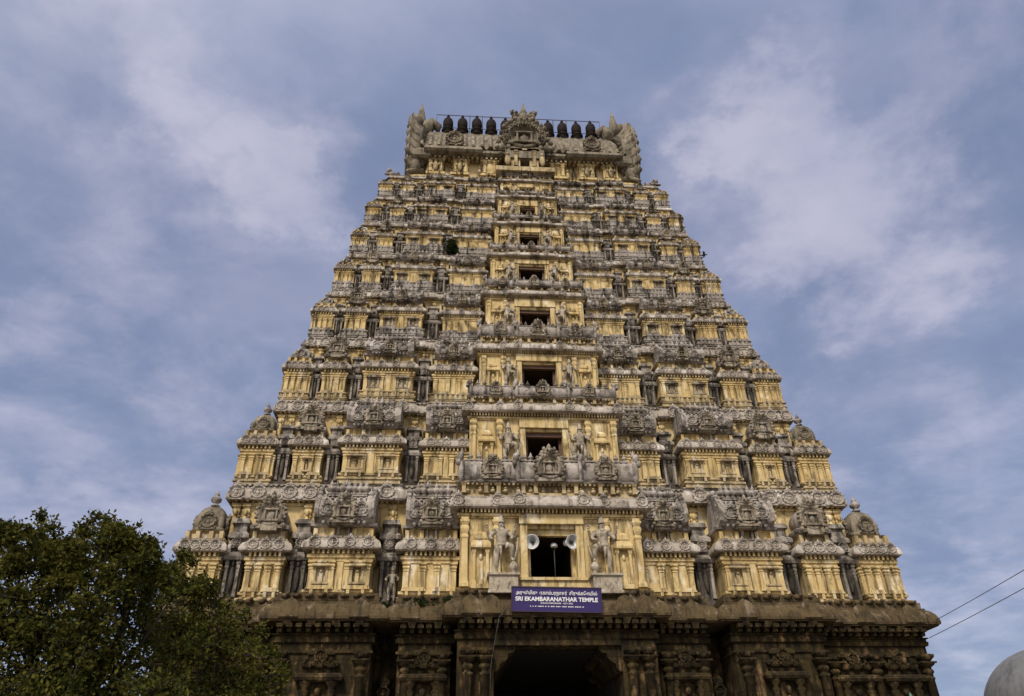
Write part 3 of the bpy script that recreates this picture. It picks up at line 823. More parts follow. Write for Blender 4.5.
    for sg in (-1, 1):       # makara heads and lions at the ends and beside the centre
        for x, kk in ((bw*1.0, 1.0), (bw*.36, .9)):
            rf.blob((sg*x, -.14*s, zr0 + Rz*.45), .13*s*kk, .22*s*kk, Rz*.5, 8, 6)
            rf.blob((sg*(x + .06*s), -.20*s, zr0 + Rz*.95), .14*s*kk, .16*s*kk, Rz*.22, 6, 4)
            rf.blob((sg*(x + .12*s), -.26*s, zr0 + Rz*.72), .10*s*kk, .14*s*kk, Rz*.14, 6, 4)
            rf.lathe((sg*(x - .02*s), -.14*s, zr0 + Rz*1.05), [(.09*s, 0), (.06*s, .1*s), (.01, .28*s)], 6)
    put("roof", rf.mesh("roof", M_GRY), root)
    ar = MB()
    ar.add(kirti(Rz*(.54 if t == 0 else .46), .12*s), T(0, -.30*s, zr0 + Rz*(.56 if t == 0 else .48)))
    put("gable_arch", ar.mesh("gable_arch", M_ORN), root)
    sm_ = kirti(Rz*.38, .09*s).mesh("side_arch", M_ORN)
    for sg in (-1, 1):
        put("side_arch", sm_, root, (sg*bw*.65, -.24*s, zr0 + Rz*.5))
    fin = MB().box(-bw*.95, bw*.95, -.05*s, .14*s, zr0 + Rz*.90, zr0 + Rz*.955); st_ = stupi(.34*s, 6)
    for x in (-.9, -.8, -.5, -.28, -.2, .2, .28, .5, .8, .9):
        fin.add(st_, T(x*bw, .04*s, zr0 + Rz*.95))
    put("ridge_finials", fin.mesh("ridge_finials", M_GRY), root)

# ------------------------------------------------------------------ crowning barrel roof
zt = B[8]
ysh = 3.75; yd = YB - ysh
m = MB()
m.rect(-6.2, 6.2, ysh + .25, yd, [(.1, zt - .4), (.1, zt + .05), (.0, zt + .07), (.0, zt + .2), (-.2, zt + .22)])
m.rect(-5.7, -.26, ysh + .5, yd - .5, [(0, zt), (0, zt + 2.0)])
m.rect(.26, 5.7, ysh + .5, yd - .5, [(0, zt), (0, zt + 2.0)])
m.box(-.27, .27, ysh + 1.6, yd - .5, zt, zt + 2.0)
for x in (-4.9, -3.55, -1.9, 1.9, 3.55, 4.9):
    m.rect(x - .42, x + .42, ysh + .2, ysh + .8, [(.1, zt + .2), (.1, zt + .35), (0, zt + .4), (0, zt + 1.25), (.1, zt + 1.3), (.1, zt + 1.42)])
    for k in (-.28, .28):
        m.add(pilaster_mb(.16, .9, .1), T(x + k, ysh + .2, zt + .38))
crown = put("crown_storey", m.mesh("crown_storey", M_YEL), tower)
m = MB()
dentils(m, -5.6, 5.6, ysh + .3, zt + 1.36, .12, .2, .3, .26)
for k in range(16):
    x = -5.3 + 10.6*k/15
    m.blob((x, ysh + .38, zt + .62), .12, .12, .3, 6, 5); m.blob((x, ysh + .34, zt + .98), .08, .08, .1, 6, 4)
for x in (-4.9, -3.55, 3.55, 4.9):
    m.blob((x, ysh + .12, zt + .75), .16, .14, .36, 8, 5); m.blob((x, ysh + .14, zt + 1.16), .1, .1, .12, 6, 4)
    m.blob((x - .2, ysh + .12, zt + .9), .1, .1, .12, 6, 4); m.blob((x + .2, ysh + .12, zt + .9), .1, .1, .12, 6, 4)
put("frieze_figures", m.mesh("frieze_figures", M_TRM), crown)
roof = MB()
ze = zt + 1.55
roof.loft([(-6.2, ysh + .15), (-5.3, ysh + .15), (-5.3, ysh - .15), (-2.6, ysh - .15), (-2.6, ysh + .1), (2.6, ysh + .1), (2.6, ysh - .15), (5.3, ysh - .15), (5.3, ysh + .15), (6.2, ysh + .15), (6.2, yd), (-6.2, yd)],
          [(-.3, ze - .08), (.16, ze - .04), (.28, ze + .08), (.18, ze + .36), (.0, ze + .5), (-.1, ze + .5), (-.1, ze + .62)])
yc = YB/2; hr = yc - ysh; zp = ze + .55; RH = 38.05 - zp
nseg = 96; rings = []
qa = [0, .06, .14, .24, .36, .48, .60, .72, .84, .93, 1.0]
for i in range(nseg + 1):       # steep ogee section, ribbed along its length
    x = -5.8 + 11.6*i/nseg
    k = 1.0 + (.085 if i % 4 < 2 else 0)
    fr_ = [(yc - hr*(1 - q)*k, zp + RH*(1.52*q - .52*q*q)) for q in qa]
    ring = [(x, y, z) for y, z in fr_] + [(x, 2*yc - y, z) for y, z in fr_[::-1][1:]]
    rings.append(ring[::-1])
roof.rings(rings, True, True, False)
cr_ = put("barrel_roof", roof.mesh("barrel_roof", M_CRW), tower)
m = MB(); m.box(-5.7, 5.7, yc - .28, yc + .28, 37.8, 38.06)
put("ridge", m.mesh("ridge", M_CRW), cr_)
for x in (-3.9, 3.9):
    put("medallion", kudu(.46, .2, True, 20, True).mesh("medallion", M_CRW), cr_, (x, ysh - .02, zp + .62))
# flared gable ends with flame tongues
def gable_mb():
    m = MB()
    def sect(x, k, zk=1.0):
        ring = []
        for j in range(25):
            a = R(-30 + 240*j/24)
            ring.append((x, -math.cos(a)*hr*1.0*k*(.72 + .28*abs(math.cos(a))), zp + .1 + (math.sin(a)*RH*.92*k*zk)))
        return ring
    rr = [sect(0, 1.0), sect(.35, 1.05), sect(.55, 1.10), sect(.78, 1.07), sect(.86, .96), sect(.80, .86), sect(.60, .78), (sect(.45, .6))]
    m.rings([r[::-1] for r in rr], True, True, True)
    for j in range(25):          # scalloped flame tongues round the rim
        a = R(-22 + 224*j/24)
        yy = -math.cos(a)*hr*1.02*(.72 + .28*abs(math.cos(a))); zz = zp + .1 + math.sin(a)*RH*.96
        out = Vector((0.34, -math.cos(a)*.7, math.sin(a)*.7 + .35)).normalized()
        p = Vector((.40, yy, zz))
        m.tube([p - out*.5 + Vector((-.3, 0, -.1)), p + Vector((.12, 0, 0)), p + out*.34 + Vector((.22, 0, .14)), p + out*.42 + Vector((.10, 0, .50))], [.26, .22, .14, .02], 7)
    m.lathe((.35, 0, zp + RH*1.0), [(.42, -.5), (.46, 0), (.36, .4), (.32, .8), (.30, 1.3), (.20, 2.0), (.02, 2.9)], 10)
    for sy in (-1, 1):
        m.blob((.5, sy*.75, zp + RH*1.08), .4, .42, .5, 8, 6)
    # curling snout towards the ridge
    m.tube([(.2, 0, zp + RH*1.0), (-.1, 0, zp + RH*1.18), (-.4, 0, zp + RH*1.26), (-.72, 0, zp + RH*1.20), (-.74, 0, zp + RH*1.10)], [.5, .45, .4, .28, .12], 8)
    m.rect(-.4, .7, -hr*1.0, hr*1.0, [(0, ze - .3), (.14, ze - .2), (.16, ze + .2), (0, ze + .5)])
    # kneeling beast brackets below
    for y in (-hr*.9, -hr*.2, hr*.9):
        m.blob((.35, y, zt + .95), .40, .3, .62, 8, 6)
        m.blob((.55, y - .1, zt + 1.5), .34, .3, .34, 8, 6)
        m.tube([(.2, y, zt + .5), (.6, y - .1, zt + .35), (.75, y - .15, zt + .2)], [.2, .14, .1], 6)
    return m
gm = gable_mb().mesh("gable_end", M_CRW)
for sg in (-1, 1):
    put("gable_end", gm, cr_, (sg*5.75, yc, 0), 0, sg)
# great central arch of the roof
m = kirti(1.12, .32)
for k in range(30):
    a = R(-30 + 240*k/29)
    m.blob((math.cos(a)*1.33, -.2, math.sin(a)*1.22), .11, .24, .12, 6, 4)
for k in range(20):
    a = R(-20 + 220*k/19)
    m.blob((math.cos(a)*.95, -.5, math.sin(a)*.9), .075, .14, .09, 6, 4)
for sg in (-1, 1):
    for q, (x, z, r_) in enumerate(((1.5, -1.0, .26), (1.7, -1.05, .18), (1.62, -.62, .17), (1.5, -.2, .15), (1.45, .25, .13), (1.28, .7, .15), (1.08, 1.05, .16), (.82, 1.3, .17), (.55, 1.5, .18), (.62, 1.85, .15), (.48, 2.1, .13), (.74, 2.05, .12), (.26, 1.9, .18), (.3, 1.45, .22))):
        m.blob((sg*x, -.25 - .05*(q % 3), z), r_, .2, r_*1.2, 7, 5)
    m.tube([(sg*.3, -.3, 1.75), (sg*.6, -.3, 1.95), (sg*.8, -.3, 2.25), (sg*.62, -.3, 2.4)], [.14, .13, .10, .04], 7)
m.blob((0, -.35, 1.6), .34, .3, .4, 8, 6)
m.lathe((0, -.2, 2.0), [(.22, -.3), (.2, .1), (.26, .2), (.16, .5), (.10, .75), (.015, 1.25)], 8)
m.box(-1.2, 1.2, -.3, .9, -1.9, -1.2)
put("central_arch", m.mesh("central_arch", M_CRW), cr_, (0, ysh - .30, 34.62), 0, 1, .9)
m = MB()
for sg in (-1, 1):
    a, b_ = sorted((sg*.26, sg*.75))
    m.rect(a, b_, 0, 1.6, [(.05, zt + .1), (.05, zt + .3), (0, zt + .35), (0, zt + 1.5), (.12, zt + 1.55), (.12, zt + 1.7)])
    m.add(pilaster_mb(.2, 1.2, .14), T(sg*.5, 0, zt + .32))
    m.blob((sg*.95, -.1, zt + .75), .17, .15, .38, 8, 5); m.blob((sg*.95, -.12, zt + 1.2), .11, .1, .13, 6, 4)
m.box(-.8, .8, -.12, 1.6, zt + 1.5, zt + 1.72)
m.rect(-1.5, 1.5, -.2, 1.6, [(.1, zt - .2), (.1, zt + .1), (.0, zt + .12)])
put("top_doorway", m.mesh("top_doorway", M_TRM), crown, (0, ysh - .45, 0))
# copper finials and the lightning rail
kal = MB().lathe((0, 0, 0), [(.36, -.45), (.38, -.38), (.28, -.3), (.22, -.2), (.36, -.08), (.40, 0), (.32, .10), (.24, .16), (.24, .2), (.29, .26), (.32, .42), (.32, .78), (.27, .95), (.16, 1.05), (.06, 1.08), (.05, 1.2), (.11, 1.26), (.09, 1.32), (.02, 1.5)], 14).mesh("roof_finial", M_KAL)
for k in range(11):
    put("roof_finial", kal, tower, (-4.4 + .90*k, yc + random.uniform(-.04, .04), 38.52))
m = MB()
yr = yc + .12
m.tube([(-5.15, yr, 38.0), (-5.15, yr, 40.1), (5.25, yr, 40.1), (5.25, yr, 38.0)], .03, 6)
m.tube([(-5.15, yr, 38.95), (5.25, yr, 38.95)], .022, 6)
for x in (-3.05, -2.25, 2.25, 3.1):
    m.tube([(x, yr, 38.0), (x, yr, 40.1)], .025, 6)
put("lightning_rail", m.mesh("lightning_rail", M_IRON), tower)
# small crouching figures at the top corners
m = MB()
m.blob((0, 0, .22), .26, .3, .24, 8, 6); m.blob((.18, -.08, .5), .17, .18, .18, 8, 6); m.blob((-.3, .05, .4), .12, .12, .2, 6, 5)
m.tube([(.1, -.1, .3), (.3, -.25, .12), (.34, -.34, .02)], [.11, .08, .06], 6); m.tube([(-.1, -.1, .3), (-.05, -.3, .1), (-.02, -.36, .02)], [.11, .08, .06], 6)
bull = m.mesh("corner_beast", M_GRY)
for sg in (-1, 1):
    put("corner_beast", bull, tower, (sg*7.25, yf(zt) + .2, zt - .02), 0, sg)

# ------------------------------------------------------------------ dark stone gateway base
bz0 = 7.36                     # underside of the big cornice
blocks = [(-3.15, 3.15, -1.25), (3.35, 5.02, -.55), (5.85, 8.85, -.75), (9.02, 12.75, -.05)]
gate = MB()
def blk(m, x0, x1, y, prof, back=3.0): m.rect(x0, x1, y, back, prof)
BW = [(0, 0), (.42, 0.01), (.42, .5), (.30, .55), (.30, .85), (.18, .9), (.18, 1.25), (.26, 1.3), (.26, 1.45), (.0, 1.5), (0, bz0)]
segs = []
for x0, x1, y in blocks[1:]:
    segs.append((x0, x1, y)); segs.append((-x1, -x0, y))
for x0, x1, y in segs:
    blk(gate, x0, x1, y, [(a if True else 0, b) for a, b in BW])
AW = 2.02
for sg in (-1, 1):
    a, b_ = sorted((sg*AW, sg*3.15))
    gate.rect(a, b_, -1.25, 3.0, [(0, 0), (0, bz0)])
gate.box(-AW, AW, -1.25, 3.0, 6.62, bz0 - .003)
core = [(-12.55, .75), (-AW, .75), (-AW, 9.0), (AW, 9.0), (AW, .75), (12.55, .75), (12.55, YB - .4), (-12.55, YB - .4)]
gate.loft(core, [(0, 0), (0, bz0 + .02)])
gate.box(-AW, AW, 3.0 + .01, 9.0, 6.7, bz0)
base_root = put("gateway_base", gate.mesh("gateway_base", M_STN), tower)
tr = MB()
for x0, x1, y in segs + [(-3.15, 3.15, -1.25)]:
    # architrave mouldings and bracket row under the cornice
    tr.rect(x0, x1, y, 2.9, [(.02, bz0 - .62), (.08, bz0 - .60), (.10, bz0 - .48), (.06, bz0 - .46), (.06, bz0 - .40), (.12, bz0 - .38), (.12, bz0 - .345), (.03, bz0 - .335)])
    dentils(tr, x0 + .02, x1 - .02, y - .02, bz0 - .34, .12, .34, .36, .27)
    dentils(tr, x0 + .02, x1 - .02, y - .12, bz0 - .22, .19, .10, .36, .27)
    n = max(2, int((x1 - x0)/.62)); st = (x1-x0)/n
    for k in range(n):
        xc = x0 + st*(k + .5)
        tr.rect(xc - .10, xc + .10, y - .42, y, [(0, bz0 - .16), (.03, bz0 - .06), (.03, bz0 - .01)])
    if x1 - x0 < 5:
        tr.rect(x0, x1, y, 2.9, [(.02, bz0 - .94), (.06, bz0 - .92), (.06, bz0 - .85), (.01, bz0 - .84)])
put("architrave", tr.mesh("architrave", M_STN), base_root)
cn = MB()
outline = []
allb = sorted(segs + [(-3.15, 3.15, -1.25)])
for i, (x0, x1, y) in enumerate(allb):
    if i and x0 - allb[i-1][1] > .4:
        px = allb[i-1][1]
        outline += [(px, .45), (x0, .45)]
    outline += [(x0, y), (x1, y)]
outline += [(12.75, YB - .3), (-12.75, YB - .3)]
seen = []
for p in outline:
    if not seen or (abs(p[0]-seen[-1][0]) + abs(p[1]-seen[-1][1])) > .01: seen.append(p)
# each block carries its own length of cornice so the dark slots stay open
for x0, x1, y in allb:
    cn.rect(x0, x1, y, YB*.5, [(0, bz0)] + [(o_, z_) for o_, z_ in kapota(.50, .66, bz0)[1:-1]] + [(.16, bz0 + .66), (.16, bz0 + .80), (0, bz0 + .80)])
    cn.rect(x0, x1, y, 3.0, [(.06, bz0 + .80), (.10, bz0 + .82), (.10, bz0 + .90), (.0, bz0 + .92)])
    for k in range(max(2, int((x1-x0)/.34))):
        n = max(2, int((x1-x0)/.34)); xc = x0 + (x1-x0)*(k+.5)/n
        j = random.uniform(-.04, .04); r = random.uniform(.06, .11)
        cn.blob((xc + j, y - .16, bz0 + .80), .16, .12, r, 7, 5)
        if random.random() < .7: cn.blob((xc + j + .08, y - .26, bz0 + .80 + r*.5), .07, .08, .07, 6, 4)
cn.rect(-12.7, 12.7, .46, YB - .5, [(0, bz0 + .02), (.42, bz0 + .05), (.44, bz0 + .2), (.2, bz0 + .6), (.05, bz0 + .72)])
put("cornice", cn.mesh("cornice", M_STC), base_root)
def shield(w, h):
    """flat pointed plaque leaning on the cornice curve"""
    out = [(-.5, 0), (.5, 0), (.52, .3), (.46, .62), (.30, .84), (.08, .95), (0, 1.03), (-.08, .95), (-.30, .84), (-.46, .62), (-.52, .3)]
    m = MB()
    m.rings([[(x*w, 0.12 + .30*z*h, z*h) for x, z in out], [(x*w, -.02 + .30*z*h, z*h) for x, z in out], [(x*w*.9, -.05 + .30*z*h, .03 + z*h*.93) for x, z in out]])
    return m
sh = shield(.62, .68).mesh("shield_plaque", M_STC)
for x, y in ((-2.75, -1.25), (-2.1, -1.25), (2.2, -1.25), (2.85, -1.25), (-4.65, -.55), (4.62, -.55), (-8.45, -.75), (-6.25, -.75), (6.3, -.75), (8.5, -.75), (-9.4, -.05), (-10.6, -.05), (-12.4, -.05), (9.5, -.05), (10.6, -.05), (12.35, -.05)):
    put("shield_plaque", sh, base_root, (x, y - .50, bz0 + .04))
# engaged columns with bulbous capitals
def column_mb(h):
    m = MB()
    m.lathe((0, 0, 0), [(.2, 0), (.2, .3), (.15, .35), (.145, h*.40), (.16, h*.42), (.16, h*.44), (.14, h*.46), (.13, h*.88), (.16, h*.884), (.16, h*.892), (.10, h*.898), (.10, h*.905), (.17, h*.914), (.18, h*.922), (.15, h*.93), (.10, h*.935), (.13, h*.94), (.24, h*.952), (.25, h*.958), (.1, h*.958)], 12, 'z', True, 4)
    m.box(-.27, .27, -.26, .3, h*.958, h*.966)
    m.rect(-.11, .11, -.14, .3, [(0, h*.966), (.12, h*.988), (.12, h)])
    m.blob((0, -.22, h*.98), .10, .12, .09, 6, 4)
    return m
colm = column_mb(bz0 - .92).mesh("engaged_column", M_STN)
for x, y in ((2.82, -1.25), (2.3, -1.25), (4.75, -.55), (3.6, -.55), (6.12, -.75), (8.6, -.75), (9.3, -.05), (10.75, -.05), (12.5, -.05)):
    for sg in (-1, 1):
        put("engaged_column", colm, base_root, (sg*x, y - .12, 0))
# wall shrines with stepped hoods
def wall_niche():
    m = MB(); h = 6.1
    for sg in (-1, 1):
        m.lathe((sg*.40, -.12, 2.2), [(.12, 0), (.10, .3), (.09, 2.5), (.13, 2.55), (.09, 2.62), (.15, 2.75), (.08, 2.85), (.19, 2.98), (.19, 3.06)], 8)
    m.rect(-.55, .55, -.16, .1, [(.02, 5.22), (.16, 5.26), (.20, 5.34), (.14, 5.44), (.02, 5.48)])
    m.rect(-.46, .46, -.12, .1, [(.0, 5.48), (.0, 5.64), (.10, 5.68), (.12, 5.76), (.02, 5.84)])
    m.rect(-.34, .34, -.10, .1, [(.0, 5.84), (.0, 5.98), (.08, 6.02), (.08, 6.10), (-.02, 6.2)])
    m.add(kudu(.22, .1, True, 12), T(0, -.14, 5.95))
    for x in (-.36, 0, .36): m.add(kudu(.11, .06, True, 8), T(x, -.26, 5.74))
    m.box(-.60, .60, -.22, .1, 2.0, 2.2)
    m.box(-.22, .22, -.02, .1, 2.2, 5.2)
    m.blob((0, -.08, 4.3), .18, .1, .5, 8, 6); m.blob((0, -.1, 4.95), .11, .09, .13, 8, 5)
    return m
wn = wall_niche().mesh("wall_shrine", M_STN)
for x, y in ((4.18, -.55), (7.35, -.75), (10.0, -.05), (11.6, -.05)):
    for sg in (-1, 1):
        put("wall_shrine", wn, base_root, (sg*x, y, .36))
m = MB()
m.lathe((0, 0, 0), [(.26, 0), (.22, .4), (.18, 3.0), (.24, 3.1), (.14, 3.2), (.3, 3.45), (.16, 3.6), (.34, 3.8), (.2, 3.95), (.14, 4.2), (.24, 4.35), (.06, 4.6)], 10)
m.add(kudu(.22, .1, True, 10), T(0, -.22, 4.0))
slot = m.mesh("slot_pillar", M_STN)
for sg in (-1, 1):
    put("slot_pillar", slot, base_root, (sg*5.44, .35, 1.4))
# corbels and ceiling of the gate passage
m = MB()
pr = [(0, 0), (.10, .0), (.18, .10), (.20, .22), (.36, .30), (.46, .42), (.46, .52), (.62, .56), (.70, .66), (.70, .80), (0, .80)]
for y0, y1 in ((-1.2, 2.9),):
    m.rings([[(x, y0, z) for x, z in pr], [(x, y1, z) for x, z in pr]][::-1])
cb = m.mesh("corbel", M_STN)
for sg in (-1, 1):
    put("corbel", cb, base_root, (-sg*AW, 0, 5.81), 0, sg)
m = MB()
m.box(-AW + .002, AW - .002, -1.32, -.6, 6.56, 6.80)
m.rect(-2.15, 2.15, -1.30, -.9, [(0, 6.80), (.03, 6.81), (.03, 6.86), (0, 6.88)])
put("lintel", m.mesh("lintel", M_STN), base_root)
m = MB()
for sg in (-1, 1):
    a, b_ = sorted((sg*.012, sg*(AW - .02)))
    m.box(a, b_, 8.0, 8.14, .02, 6.5)
    for k in range(6):
        m.box(a + .06, b_ - .06, 7.93, 8.0, .4 + k*1.0, .55 + k*1.0)
put("gate_door", m.mesh("gate_door", M_BLK), base_root)  # door coloured near-black to paint in the passage shade
m = MB()  # added near-black sheets that paint the shade of the gate passage
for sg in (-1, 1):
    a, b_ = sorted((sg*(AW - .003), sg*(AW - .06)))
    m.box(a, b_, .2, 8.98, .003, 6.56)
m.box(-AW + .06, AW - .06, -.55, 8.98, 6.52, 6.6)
put("passage_shade_lining", m.mesh("passage_shade_lining", M_BLK), base_root)

# ------------------------------------------------------------------ guardian statues
gb = guardian_body(2, True).mesh("guardian_statue", M_STAT)
gc = club_mb().mesh("club", M_STAT)
gp = MB().rect(-.20, .24, -.26, .10, [(.02, -.30), (.02, -.26), (0, -.25), (0, -.05), (.03, -.03), (.03, 0)]).mesh("pedestal", M_STAT)
ORD = ["lowest", "second", "third", "fourth", "fifth", "sixth", "seventh"]
for t in range(7):
    h = B[t+1] - B[t]; s = h/4.55
    dw, dz0, dz1 = DOOR[t]
    by = yf(B[t]) - .95*s
    H = (2.12 if t == 0 else (BAYC[t] - dz0)*.80)
    x = dw + (.90 if t == 0 else .22*s + .27*H)
    zz = dz0 - (.02 if t == 0 else 0.0)
    for sg, side in ((-1, "left"), (1, "right")):
        o = thing("guardian_statue", f"four-armed guardian statue with raised leg on {side} of the {ORD[t]} yellow doorway", "statue",
                  (-.08 + sg*x, by - .06*H, zz), 0, "guardian statues beside the doorways", gb, None, 1.0, H)
        o.scale = (H*(1 if sg < 0 else -1), H, H)
        put("club", gc, o)
        if t < 1: put("pedestal", gp, o)
body2 = guardian_body(2, False).mesh("niche_statue", M_ORN)
o = thing("niche_statue", "small standing statue in the dark slot between two lowest pavilions, left of the doorway", "statue", (-5.48, .02, 8.2), 0, None, body2, None, 1, 1.2)
o = thing("niche_statue", "greenish standing figure in the rightmost niche of the dark stone base", "statue", (11.52, -.32, 4.05), 0, None, body2.copy(), None, 1, 1.18)
o.data.materials.clear(); o.data.materials.append(M_GRN)

# ------------------------------------------------------------------ sign, loudspeakers, lamp
pc = on_y(556, 601, -1.72)
pl, pr_ = on_y(512, 601, -1.72), on_y(600, 601, -1.72)
ptop, pbot = on_y(556, 589.5, -1.74), on_y(556, 612.5, -1.68)
sw, shh = pr_.x - pl.x, ptop.z - pbot.z
sign = thing("name_board", "violet blue board with white lettering hung under the lowest doorway", "sign", (pc.x, -1.88, pc.z))
sign.rotation_euler = (R(6), R(.9), 0)
put("panel", MB().box(-sw/2, sw/2, -.03, .03, -shh/2, shh/2).mesh("panel", M_SIGN), sign)
fr = MB()
for a in ((-sw/2 - .03, sw/2 + .03, shh/2, shh/2 + .035), (-sw/2 - .03, sw/2 + .03, -shh/2 - .035, -shh/2), (-sw/2 - .03, -sw/2, -shh/2, shh/2), (sw/2, sw/2 + .03, -shh/2, shh/2)):
    fr.box(a[0], a[1], -.05, .04, a[2], a[3])
put("frame", fr.mesh("frame", M_SIGNF), sign)
br = MB()
for x in (-sw*.3, sw*.3):
    br.tube([(x, .03, shh*.3), (x, .6, shh*.3)], .03, 6); br.tube([(x, .03, -shh*.3), (x, .6, -shh*.25)], .03, 6)
put("mounting_bracket", br.mesh("mounting_bracket", M_IRON), sign)
def text(body, width, height, z, bold=0.0, sp=1.0):
    cu = bpy.data.curves.new("lettering", 'FONT'); cu.body = body; cu.align_x = 'CENTER'; cu.align_y = 'CENTER'
    cu.size = 1; cu.extrude = .01; cu.offset = bold; cu.space_character = sp
    ob = bpy.data.objects.new("lettering", cu); col.objects.link(ob)
    bpy.context.view_layer.update()
    dx, dy = max(ob.dimensions.x, .01), max(ob.dimensions.y, .01)
    dg = bpy.context.evaluated_depsgraph_get()
    me = bpy.data.meshes.new_from_object(ob.evaluated_get(dg))
    bpy.data.objects.remove(ob)
    me.materials.clear(); me.materials.append(M_LETR)
    o = put("lettering", me, sign, (0, -.036, z)); o.rotation_euler = (R(90), 0, 0); o.scale = (width/dx, height/dy, 1)
    return o
text("\u0b85\u0bb0\u0bc1\u0bb3\u0bcd\u0bae\u0bbf\u0b95\u0bc1  \u0b8f\u0b95\u0bbe\u0bae\u0bcd\u0baa\u0bb0\u0ba8\u0bbe\u0ba4\u0bb0\u0bcd  \u0ba4\u0bbf\u0bb0\u0bc1\u0b95\u0bcd\u0bc7\u0b95\u0bbe\u0baf\u0bbf\u0bb2\u0bcd".replace("\u0b95\u0bcd\u0bc7\u0b95", "\u0b95\u0bcd\u0b95\u0bcb").replace("\u0bcb\u0bbe", "\u0bcb"), sw*.92, shh*.24, shh*.27, .012)
text("SRI EKAMBARANATHAR TEMPLE", sw*.93, shh*.19, -.0*shh, .03)
text("KANCHIPURAM - 631 502", sw*.36, shh*.07, -shh*.17, .01)
dash = MB(); random.seed(3); x = -sw*.30
while x < sw*.32:                       # a last line too small to be read
    l = random.uniform(.02, .06); dash.box(x, x + l, -.040, -.028, -shh*.325, -shh*.285); x += l + random.choice((.015, .015, .05))
put("small_print", dash.mesh("small_print", M_LETR), sign)

by1 = yf(B[0]) - .95
horn = MB().lathe((0, 0, 0), [(.06, -.30), (.06, -.22), (.075, -.16), (.10, -.06), (.16, .02), (.235, .08), (.255, .10), (.255, .115), (.235, .11), (.15, .04), (.09, -.04), (.03, -.10)], 24, 'y').mesh("horn", M_HORN)
drv = MB().lathe((0, 0, 0), [(.09, -.48), (.11, -.46), (.11, -.32), (.07, -.30)], 16, 'y').mesh("driver", M_HORN)
cen = MB().lathe((0, 0, 0), [(.055, -.04), (.055, .04), (.035, .08), (.01, .095)], 14, 'y').mesh("horn_centre", M_IRON)
brk = MB().tube([(0, .32, .1), (0, .32, .30)], .02, 6).tube([(-.12, .3, 0), (-.12, .32, .1), (.12, .32, .1), (.12, .3, 0)], .015, 6).mesh("bracket", M_IRON)
for sg, px, side, lab in ((-1, 532.5, 1, "round grey horn loudspeaker in the upper left corner of the lowest doorway"), (1, 571.5, -1, "round grey horn loudspeaker in the upper right corner of the lowest doorway")):
    p = on_y(px, 542, by1 - .02)
    o = thing("horn_loudspeaker", lab, "loudspeaker", p, -sg*R(14), "loudspeakers in the lowest doorway", horn)
    o.rotation_euler = (R(12), 0, sg*R(18))
    put("driver", drv, o); put("horn_centre", cen, o); put("bracket", brk, o)
p = on_y(554, 546, by1 + .45)
lamp = thing("pole_lamp", "white dome lamp on a thin grey pole standing in the lowest doorway", "lamp", (p.x, p.y, DOOR[0][1]))
hz = p.z - DOOR[0][1]
put("pole", MB().tube([(0, 0, 0), (0, 0, hz)], .022, 8).lathe((0, 0, 0), [(.12, 0), (.12, .02), (.04, .05)], 10).mesh("pole", M_IRON), lamp)
put("lamp_shade", MB().lathe((0, 0, hz), [(.09, -.05), (.125, -.04), (.13, 0), (.115, .05), (.07, .09), (.02, .105)], 16).mesh("lamp_shade", M_WHT), lamp)

# ------------------------------------------------------------------ cables
def cable(name, label, pts, r, cat="cable"):
    o = thing(name, label, cat, (0, 0, 0), 0, None, MB().tube(pts, r, 6).mesh(name, M_CABL))
    return o
def sag(a, b, d, n=14):
    a, b = Vector(a), Vector(b)
    return [a.lerp(b, k/n) - Vector((0, 0, d*4*(k/n)*(1-k/n))) for k in range(n+1)]
a = on_y(903, 633, -.6)
a1 = on_y(936, 620, -.62); b1 = on_y(1060, 558, -9.0)
cable("overhead_cable", "upper thin cable running from the stone cornice to the right", sag(a1, a1 + (b1 - a1)*3.2 + Vector((0, 0, 1.3)), .25, 30), .010)
a2 = on_y(929, 638, -.35); b2 = on_y(1060, 578, -9.0)
cable("overhead_cable", "lower thin cable running from under the stone cornice to the right", sag(a2, a2 + (b2 - a2)*3.2 + Vector((0, 0, 1.3)), .25, 30), .010)
cable("hanging_wire", "loose thin wire hanging from the stone cornice left of the gate", [on_y(506, 607, -1.80), on_y(499, 618, -1.82), on_y(495, 640, -1.72), on_y(491, 664, -1.62), on_y(489, 720, -1.6)], .006, "wire")
cable("drain_pipe", "thin pale pipe slanting down the dark base right of the gate", [on_y(822, 651, -.3), on_y(825, 663, -.35), on_y(829, 690, -.4), on_y(833, 740, -.4)], .02, "pipe").data.materials[0] = M_HORN

# ------------------------------------------------------------------ domed roof at the right edge
dc = on_y(1074, 700, 4.0)
dome = thing("domed_shrine", "smooth grey dome of a small shrine at the lower right edge", "shrine", (dc.x, 4.0, 0))
dr = dc.x - on_y(994, 700, 4.0).x
zd0 = on_y(1030, 722, 4.0).z
zd1 = on_y(1058, 646, 4.0).z
dprof = [(dr*.96, -.8), (dr*.99, -.4)] + [(max(.05, dr*math.cos(R(90*k/16))**.8), (zd1 - zd0)*math.sin(R(90*k/16))) for k in range(17)]
put("dome", MB().lathe((0, 0, zd0), dprof, 56).mesh("dome", M_DOME), dome)
put("wall", MB().lathe((0, 0, 0), [(dr*.92, 0), (dr*.92, zd0 - 1.0), (dr*1.12, zd0 - .95), (dr*1.12, zd0 - .8), (dr, zd0 - .75)], 40).mesh("wall", M_DOME), dome)
fb = on_y(1050, 617, 4.0).z; fr_ = .42
put("finial", MB().lathe((0, 0, fb), [(.2, -1.6), (.3, -.9), (.22, -.75), (fr_*.7, -.55), (fr_*.95, -.25), (fr_, 0), (fr_*.92, .28), (fr_*.6, .5), (.15, .62), (.10, .8), (.02, 1.1)], 20).mesh("finial", M_DOME), dome)

